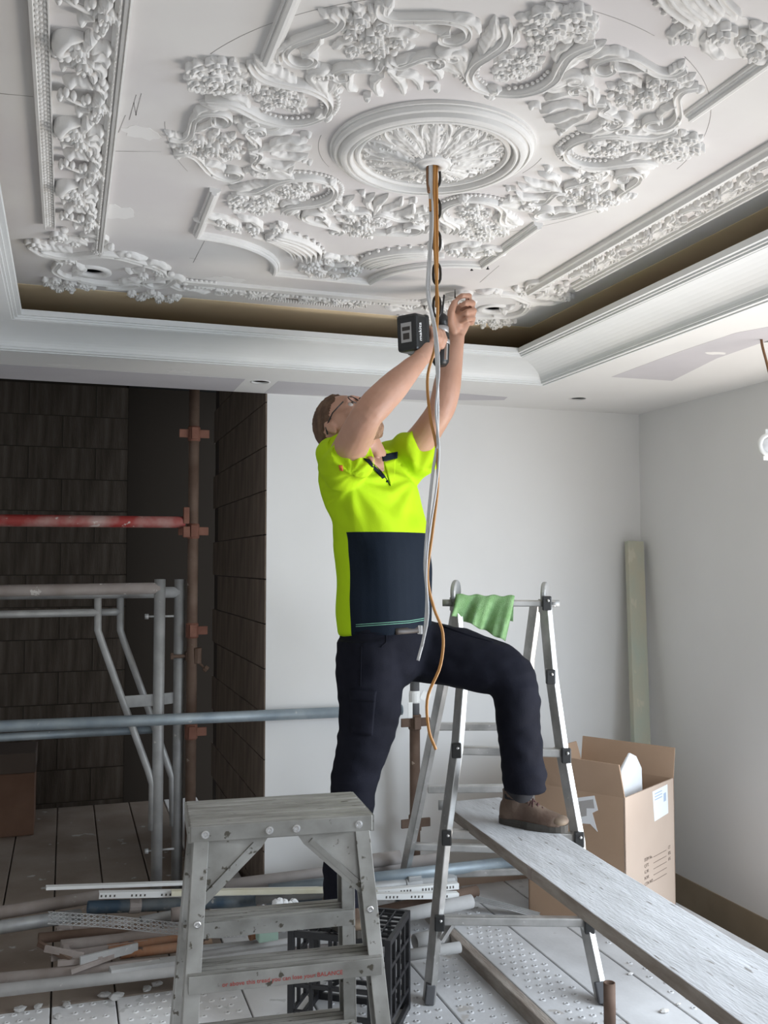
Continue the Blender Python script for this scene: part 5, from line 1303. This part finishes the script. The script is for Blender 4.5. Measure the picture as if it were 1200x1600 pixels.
bd_.ball(hp(.100, .011, -.026), .009, 10, 6); bd_.ball(hp(.100, -.011, -.026), .009, 10, 6)
bd_.tube([hp(.078, -.045, .030), hp(.092, -.02, .034), hp(.093, .02, .034), hp(.078, .045, .030)], .010, 10)    # brow
bd_.tube([hp(.082, -.022, -.056), hp(.093, 0, -.054), hp(.082, .022, -.056)], .0075, 10)
bd_.tube([hp(.080, -.020, -.066), hp(.091, 0, -.066), hp(.080, .020, -.066)], .0075, 10)
for s in (-1, 1):
    bd_.ball(hp(-.012, s*.078, -.004), (.017, .008, .030), 14, 10, HM @ Matrix.Rotation(-.2, 3, 'Y')); bd_.ball(hp(-.008, s*.080, -.026), (.010, .007, .012), 10, 8, HM)
    bd_.ball(hp(.062, s*.042, -.020), (.024, .022, .022), 12, 8, HM)     # cheek
bd_.tube([hp(-.020, 0, -.030), W3(568, 695, 3.20), W3(578, 722, 3.22), W3(580, 760, 3.24)], [.058, .060, .066, .09], 20)
bd_.tube([W3(584, 704, 3.165), W3(589, 718, 3.155)], [.010, .012], 8)   # throat
ell(bd_, [W3(604, 1000, 3.24), W3(602, 920, 3.24), W3(597, 840, 3.24), W3(580, 765, 3.24), W3(572, 725, 3.24)], [.10, .10, .10, .09, .05], [.13, .13, .135, .13, .10], 22)
bd_.tube([RL_[0], RL_[2], RL_[4], RL_[7], RL_[8]], [.07, .07, .055, .045, .042], 14)
bd_.tube([LL_[0], LL_[2], LL_[3], LL_[5], LL_[7]], [.07, .065, .058, .05, .042], 14)
# right arm crossing the face
ra_ = [W3(532, 728, 3.10), W3(543, 708, 3.02), W3(560, 675, 2.94), W3(573, 650, 2.88), W3(590, 630, 2.885), W3(615, 604, 2.92), W3(640, 578, 2.96), W3(656, 562, 2.99)]
bd_.tube(spline(ra_, 30), [r for r in np.interp(np.linspace(0, 1, 30), np.linspace(0, 1, 8), [.050, .056, .053, .048, .050, .046, .035, .027])], 20)
bd_.ball(W3(570, 650, 2.895), (.034, .034, .034), 12, 8)
# left arm
la_ = [W3(625, 722, 3.37), W3(655, 690, 3.31), W3(680, 655, 3.26), W3(692, 632, 3.255), W3(698, 605, 3.26), W3(704, 570, 3.28), W3(711, 540, 3.295), W3(714, 525, 3.30)]
bd_.tube(spline(la_, 30), [r for r in np.interp(np.linspace(0, 1, 30), np.linspace(0, 1, 8), [.056, .053, .047, .047, .048, .042, .030, .027])], 20)
# left hand: palm, thumb leaving its side, four curled fingers pinching a screw
bd_.tube([W3(714, 525, 3.30), W3(717, 510, 3.305), W3(722, 493, 3.31), W3(725, 480, 3.315)], [.026, .034, .038, .032], 16, rv=[.020, .020, .019, .017], udir=RT)
for bx0, by0, px1, py1, dx, dy, tx0, ty0 in ((730, 476, 733, 462, 722, 462, 713, 468), (735, 484, 739, 473, 727, 474, 718, 479), (737, 494, 741, 485, 729, 487, 720, 492), (736, 505, 739, 497, 729, 499, 722, 503)):
    bd_.tube([W3(bx0, by0, 3.325), W3(px1, py1, 3.285), W3(dx, dy, 3.258), W3(tx0, ty0, 3.27)], [.0125, .0110, .0102, .0088], 10)
bd_.tube([W3(710, 518, 3.285), W3(704, 501, 3.268), W3(705, 486, 3.258), W3(711, 470, 3.266)], [.019, .0165, .0135, .0100], 12)
bd_.tube([W3(714, 512, 3.29), W3(715, 497, 3.285), W3(718, 486, 3.29)], [.020, .020, .015], 12)
# right hand round the drill grip
dbody, dbat = W3(689, 532, 3.16), W3(650, 523, 3.045)
gax = (dbat-dbody).normalized(); gup = Vector((0, 0, 1)); gup = (gup-gax*gup.dot(gax)).normalized(); gsd = gax.cross(gup)
hcg = lambda f: dbody.lerp(dbat, f)
bd_.tube([ra_[-1], W3(664, 551, 3.03), hcg(.40)-gup*.030-gsd*.0], [.027, .033, .032], 16)
for k in range(4):
    c = hcg(.16+.155*k); pts = []
    sg = 1 if gsd.dot(FH) < 0 else -1
    for j in range(6):
        a = math.radians(-100+j*47); pts.append(c + gsd*(sg*.030*math.cos(a)) + gup*(.032*math.sin(a)))
    bd_.tube([hcg(.30+.05*k)-gup*.03]+pts, [.014, .0125, .0115, .011, .0105, .010, .0085], 10)
bd_.tube([W3(662, 556, 3.03), hcg(.05)-gup*.022-gsd*(sg*.030), hcg(-.05)+gup*.006-gsd*(sg*.030)], [.017, .013, .0095], 12)
body = fuse('body', bd_, 'skin', man, .0046, 3, lambda p, n: .0008*noise.noise(p*40))
# eyes
for s in (-1, 1):
    e = obj('eye', MB().ball(hp(.0735, s*.031, .012), .0125, 14, 10), mat('eye white', (.55, .50, .46), .4), man); obj('iris', MB().ball(hp(.0838, s*.031, .013), .005, 10, 8), 'ink', e)
# hair: close cap over crown, back and sides, thinner at the sides
hb = MB(); rings = []
for i in range(49):
    th = math.pi*i/48; ring = []
    for j in range(80):
        a = 2*math.pi*j/80; x, y, z = math.sin(th)*math.cos(a), math.sin(th)*math.sin(a), math.cos(th)
        front = .60 + .04*math.sin(y*9)                      # hairline: forehead, temples, round the ear, nape
        lim = front if z > .45 else (.16 if z > .0 else -.22)
        if .0 < z <= .45: lim = .16+(front-.16)*(z/.45)**1.6
        inside = x < lim and z > (-.62 if x < -.45 else -.42)
        if abs(y) > .55 and -.45 < x < .25 and z < -.02: inside = False
        if inside:
            k = 1.03 + .075*max(0, z)**.8 + .03*max(0, -x)
            k += .030*noise.noise((x*11, y*11, z*11))*max(.2, z) + .030*abs(noise.noise((x*34, y*34, z*34)))*(.35+max(0, z))
        else: k = .93
        ring.append(hp(-.006+.097*x*k, .077*y*k, .018+.099*z*k))
    rings.append(ring)
hb.ring_loft(rings, True); obj('hair', hb, 'hair', man)
bb = MB()
bb.ball(hp(.062, 0, -.092), (.038, .042, .030), 18, 12, HM)
for s in (-1, 1): bb.tube([hp(.008, s*.066, -.040), hp(.022, s*.064, -.068), hp(.046, s*.050, -.090), hp(.064, s*.022, -.102)], [.008, .012, .014, .016], 10)
bb.tube([hp(.088, -.022, -.044), hp(.098, 0, -.042), hp(.088, .022, -.044)], .006, 8)
for i, v in enumerate(bb.V):
    q = Vector(v); bb.V[i] = tuple(q + Vector((1, 1, 1))*(.003*noise.noise(q*120)))
obj('beard', bb, 'beard', man)
gl = MB()
for s in (-1, 1):
    gl.tube([hp(-.020, s*.082, .008), hp(.030, s*.080, .020), hp(.080, s*.066, .020)], .0022, 8); gl.tube([hp(-.020, s*.082, .008), hp(-.034, s*.080, -.012)], .0030, 8)
    c = hp(.098, s*.033, .012); gl.tube([c+hs*(.026*math.cos(a))+hu*(.018*math.sin(a)) for a in [2*math.pi*k/20 for k in range(21)]], .0018, 6)
gl.tube([hp(.104, -.008, .016), hp(.108, 0, .019), hp(.104, .008, .016)], .002, 6)
obj('spectacles', gl, 'lens', man)

# ---- sewn details laid on the cloth
def bvh(o):
    mw = world_matrix(o); return BVHTree.FromPolygons([mw @ v.co for v in o.data.vertices], [tuple(p.vertices) for p in o.data.polygons])
TS, TT = bvh(shirt), bvh(trou)
def on(tree, px, py, off=.002):
    d = ray(px, py).normalized(); h = tree.ray_cast(CC, d)
    if h[0] is None: return None
    return h[0]-d*off
def patch(name, tree, quad, m, parent, nu=8, nv=8, off=.003):
    (x0, y0), (x1, y1), (x2, y2), (x3, y3) = quad; rows = []
    for i in range(nu):
        u = i/(nu-1); row = []
        for j in range(nv):
            v = j/(nv-1); px = (x0*(1-u)+x1*u)*(1-v)+(x3*(1-u)+x2*u)*v; py = (y0*(1-u)+y1*u)*(1-v)+(y3*(1-u)+y2*u)*v
            p = on(tree, px, py, off)
            if p is None: return None
            row.append(p)
        rows.append(row)
    o = obj(name, MB().ring_loft(rows, cap=False, closed=False), m, parent)
    s = o.modifiers.new('thick', 'SOLIDIFY'); s.thickness = .003; s.offset = 0; return o
def seam(name, tree, pts, r, m, parent, off=.001):
    P = []
    for (a, b) in zip(pts[:-1], pts[1:]):
        for k in range(8):
            p = on(tree, a[0]+(b[0]-a[0])*k/8, a[1]+(b[1]-a[1])*k/8, off)
            if p is not None: P.append(p)
    if len(P) > 2: return obj(name, MB().tube(P, r, 6), m, parent)
HV = mat('hi-vis yellow knit', (.43, .65, .008), .8, spec=.2)
NK = mat('navy knit', (.004, .009, .018), .8, spec=.2)
STI = mat('pale green stitching', (.25, .55, .40), .8)
patch('collar', TS, [(596, 711), (621, 706), (621, 716), (598, 721)], NK, shirt, off=.006)
patch('collar', TS, [(568, 716), (577, 718), (602, 746), (598, 748)], NK, shirt, off=.004)
patch('placket', TS, [(600, 722), (618, 717), (616, 745), (611, 760)], HV, shirt, off=.006)
seam('placket_edge', TS, [(583, 722), (600, 742), (611, 761)], .0014, NK, shirt)
patch('open_neck', TS, [(574, 714), (598, 712), (600, 736), (597, 737)], 'skin', shirt, off=.003)
patch('chest_pocket', TS, [(630, 762), (655, 759), (663, 812), (648, 816)], HV, shirt, off=.004)
patch('pocket_tag', TS, [(637, 760), (655, 757.5), (655.5, 762), (638, 764.5)], NK, shirt, 6, 3, off=.009)
patch('sleeve_badge', TS, [(529, 727), (535, 727), (536, 736), (531, 735)], 'orangepatch', shirt, 4, 4)
seam('hem_stitch', TS, [(556, 976), (600, 973), (640, 970), (680, 963)], .0009, STI, shirt)
seam('hem_stitch', TS, [(556, 979), (600, 976), (640, 973), (680, 966)], .0009, STI, shirt)
for px, py in ((598, 743), (605, 752)):
    p = on(TS, px, py, .002)
    if p is not None: obj('button', MB().ball(p, .0045, 8, 6), NK, shirt)
patch('belt', TT, [(618, 982), (664, 978), (664, 988), (618, 992)], 'belt', trou, 10, 3, .004)
p = on(TT, 655, 984, .006)
if p is not None: obj('buckle', MB().box(p, (.022, .006, .030), Matrix.Rotation(-.6, 3, 'Z')), 'chrome', trou, smooth=False, bevel=.002)
patch('cargo_pocket', TT, [(546, 1082), (588, 1083), (582, 1150), (549, 1145)], 'navy', trou, 12, 14, .006)
patch('pocket_flap', TT, [(544, 1078), (589, 1080), (586, 1097), (548, 1094)], 'navy', trou, 12, 5, .010)
seam('pocket_seam', TT, [(555, 988), (604, 990), (603, 1004), (594, 1012)], .0022, 'navy', trou)
seam('side_seam', TT, [(565, 1010), (563, 1080)], .0016, 'navy', trou)
seam('pocket_seam', TT, [(690, 978), (740, 995), (776, 1005)], .004, 'navy', trou)

# ---- boots
def boot(heel, toe, anklep, name_lab):
    ax_ = (toe-heel); ax_.z = 0; Lb = ax_.length; ax_.normalize(); sdv = Vector((0, 0, 1)).cross(ax_); g = heel.z
    P = lambda x, s, z: Vector((heel.x, heel.y, g)) + ax_*(x*Lb) + sdv*s + Vector((0, 0, z))
    u = MB(); st_ = [(.02, .026, .075), (.10, .034, .092), (.25, .035, .100), (.40, .036, .094), (.55, .042, .080), (.70, .047, .064), (.84, .045, .056), (.94, .034, .048), (.995, .018, .034)]
    rings = []
    for x, w, h in st_:
        rings.append([P(x, w*math.copysign(abs(math.cos(a))**.7, math.cos(a)), .018+(h-.018)*(math.sin(a) if math.sin(a) > 0 else .0)) for a in [2*math.pi*k/20 for k in range(20)]])
    u.ring_loft(rings, True)
    top = anklep
    u.tube([P(.22, 0, .05), P(.23, 0, .095), P(.235, 0, .118)], [.046, .043, .046], 18, rv=[.036, .036, .038], udir=ax_)
    b = fuse('boot', u, 'boot', man, .005, 3)
    so = MB(); out = []
    for k in range(28):
        a = 2*math.pi*k/28; c = math.cos(a); s_ = math.sin(a); x = .5+.515*c; w = .050*abs(s_)**.75*(.80 if x < .45 else 1.0)
        out.append((x, math.copysign(w, s_)))
    so.ring_loft([[P(x, s_, 0) for x, s_ in out], [P(x, s_*1.02, .012) for x, s_ in out], [P(x, s_, .024) for x, s_ in out]], True)
    obj('sole', so, 'sole', b, smooth=False)
    tcap = MB(); 
    tcap.ball(P(.90, 0, .034), (.030, .038, .018), 16, 10, Matrix((ax_, sdv, Vector((0, 0, 1)))).transposed()); obj('toe_cap', tcap, mat('scuffed toe', (.20, .15, .10), .7, c2=(.13, .09, .065), ns=20), b)
    for k in range(4):
        x = .42+.07*k; z = .104-.012*k
        obj('lace', MB().tube([P(x, -.024, z-.016), P(x+.02, 0, z+.001), P(x+.05, .024, z-.020)], .0026, 6).tube([P(x, .024, z-.016), P(x+.02, 0, z+.002), P(x+.05, -.024, z-.020)], .0026, 6), 'lace', b)
    obj('lace', MB().tube([P(.42, 0, .108), P(.40, -.03, .118), P(.44, -.045, .098)], .0026, 6).tube([P(.42, 0, .108), P(.45, .02, .122), P(.47, .03, .100)], .0026, 6), 'lace', b)
    obj('sock', MB().tube([P(.235, 0, .09), P(.235, 0, .10)+Vector((0, 0, .03)), anklep], [.040, .040, .042], 16), 'sock', b)
    return b
hL = at_z(782, 1284, ZP+.001); tL = at_z(885, 1300, ZP+.001)
boot(hL, tL, W3(816, 1235, 3.20), 'l')
hR = Vector((.855, 3.165, .281)); tR = hR + Vector((.045, -.245, 0))
boot(hR, tR, RL_[8], 'r')

# ================================================================== cordless drill in the right hand
dr_ = thing('cordless_drill', 'black cordless drill with slab battery held up to the ceiling', 'drill', dbody - Vector((0, 0, .08)))
topb, botb = W3(690, 506, 3.17), W3(688, 571, 3.15); da = (topb-botb).normalized()
obj('motor_housing', MB().tube([botb, botb+da*.012, botb.lerp(topb, .5), topb-da*.035, topb-da*.03], [.020, .028, .029, .027, .022], 18), 'drill', dr_)
obj('grey_trim', MB().tube([botb.lerp(topb, .50), botb.lerp(topb, .60)], .0298, 18), 'drillgrey', dr_)
obj('trim_stripe', MB().bar(botb.lerp(topb, .1)+RT*.016-FH*.024, botb.lerp(topb, .48)+RT*.016-FH*.025, .008, .008), 'drillgrey', dr_, smooth=False)
obj('torque_collar', MB().tube([topb-da*.032, topb-da*.012], .0245, 20), 'drillgrey', dr_)
ck = obj('chuck', MB().tube([topb-da*.012, topb+da*.025, topb+da*.034], [.021, .020, .011], 18), 'drill', dr_)
obj('drill_bit', MB().tube([topb+da*.03, W3(694, 461, 3.19)], .0036, 8), 'steel', dr_)
obj('handle', MB().tube([dbody, hcg(.5), dbat], [.024, .019, .022], 14), 'drill', dr_)
bm = Matrix((gax, gsd, gup)).transposed()
bc = dbat + gax*.018
bt = obj('battery', MB().box(bc, (.070, .078, .118), bm), 'drill', dr_, smooth=False, bevel=.010)
obj('battery_foot', MB().box(bc-gax*.030, (.020, .082, .122), bm), 'drill', dr_, smooth=False, bevel=.008)
fb_ = bc+gax*.0355; hd = gsd if gsd.dot(RT) > 0 else -gsd
lbm = Matrix((hd, gup, gax)).transposed()
obj('battery_label', MB().box(fb_, (.040, .062, .0012), lbm), 'drillgrey', bt, smooth=False)
obj('label_print', MB().box(fb_+gax*.0006+gup*.012, (.030, .012, .0012), lbm).box(fb_+gax*.0006-gup*.012, (.024, .020, .0012), lbm), 'ink', bt, smooth=False)
sfn = hd; t = text_mb('makita', .022, .0003); w = max(v[0] for v in t.V)
place(t, bc + sfn*.0395 - gup*(w/2) + (-gax)*(-.008), gup, gax if gup.cross(gax).dot(sfn) > 0 else -gax); obj('lettering', t, 'paper', bt, smooth=False)
sc_ = W3(711, 466, 3.268); solo('plaster_screw', MB().tube([sc_, sc_+Vector((0, 0, .03))], [.0028, .0012], 8), 'steel', 'dark screw pinched between the raised thumb and finger', 'screw')
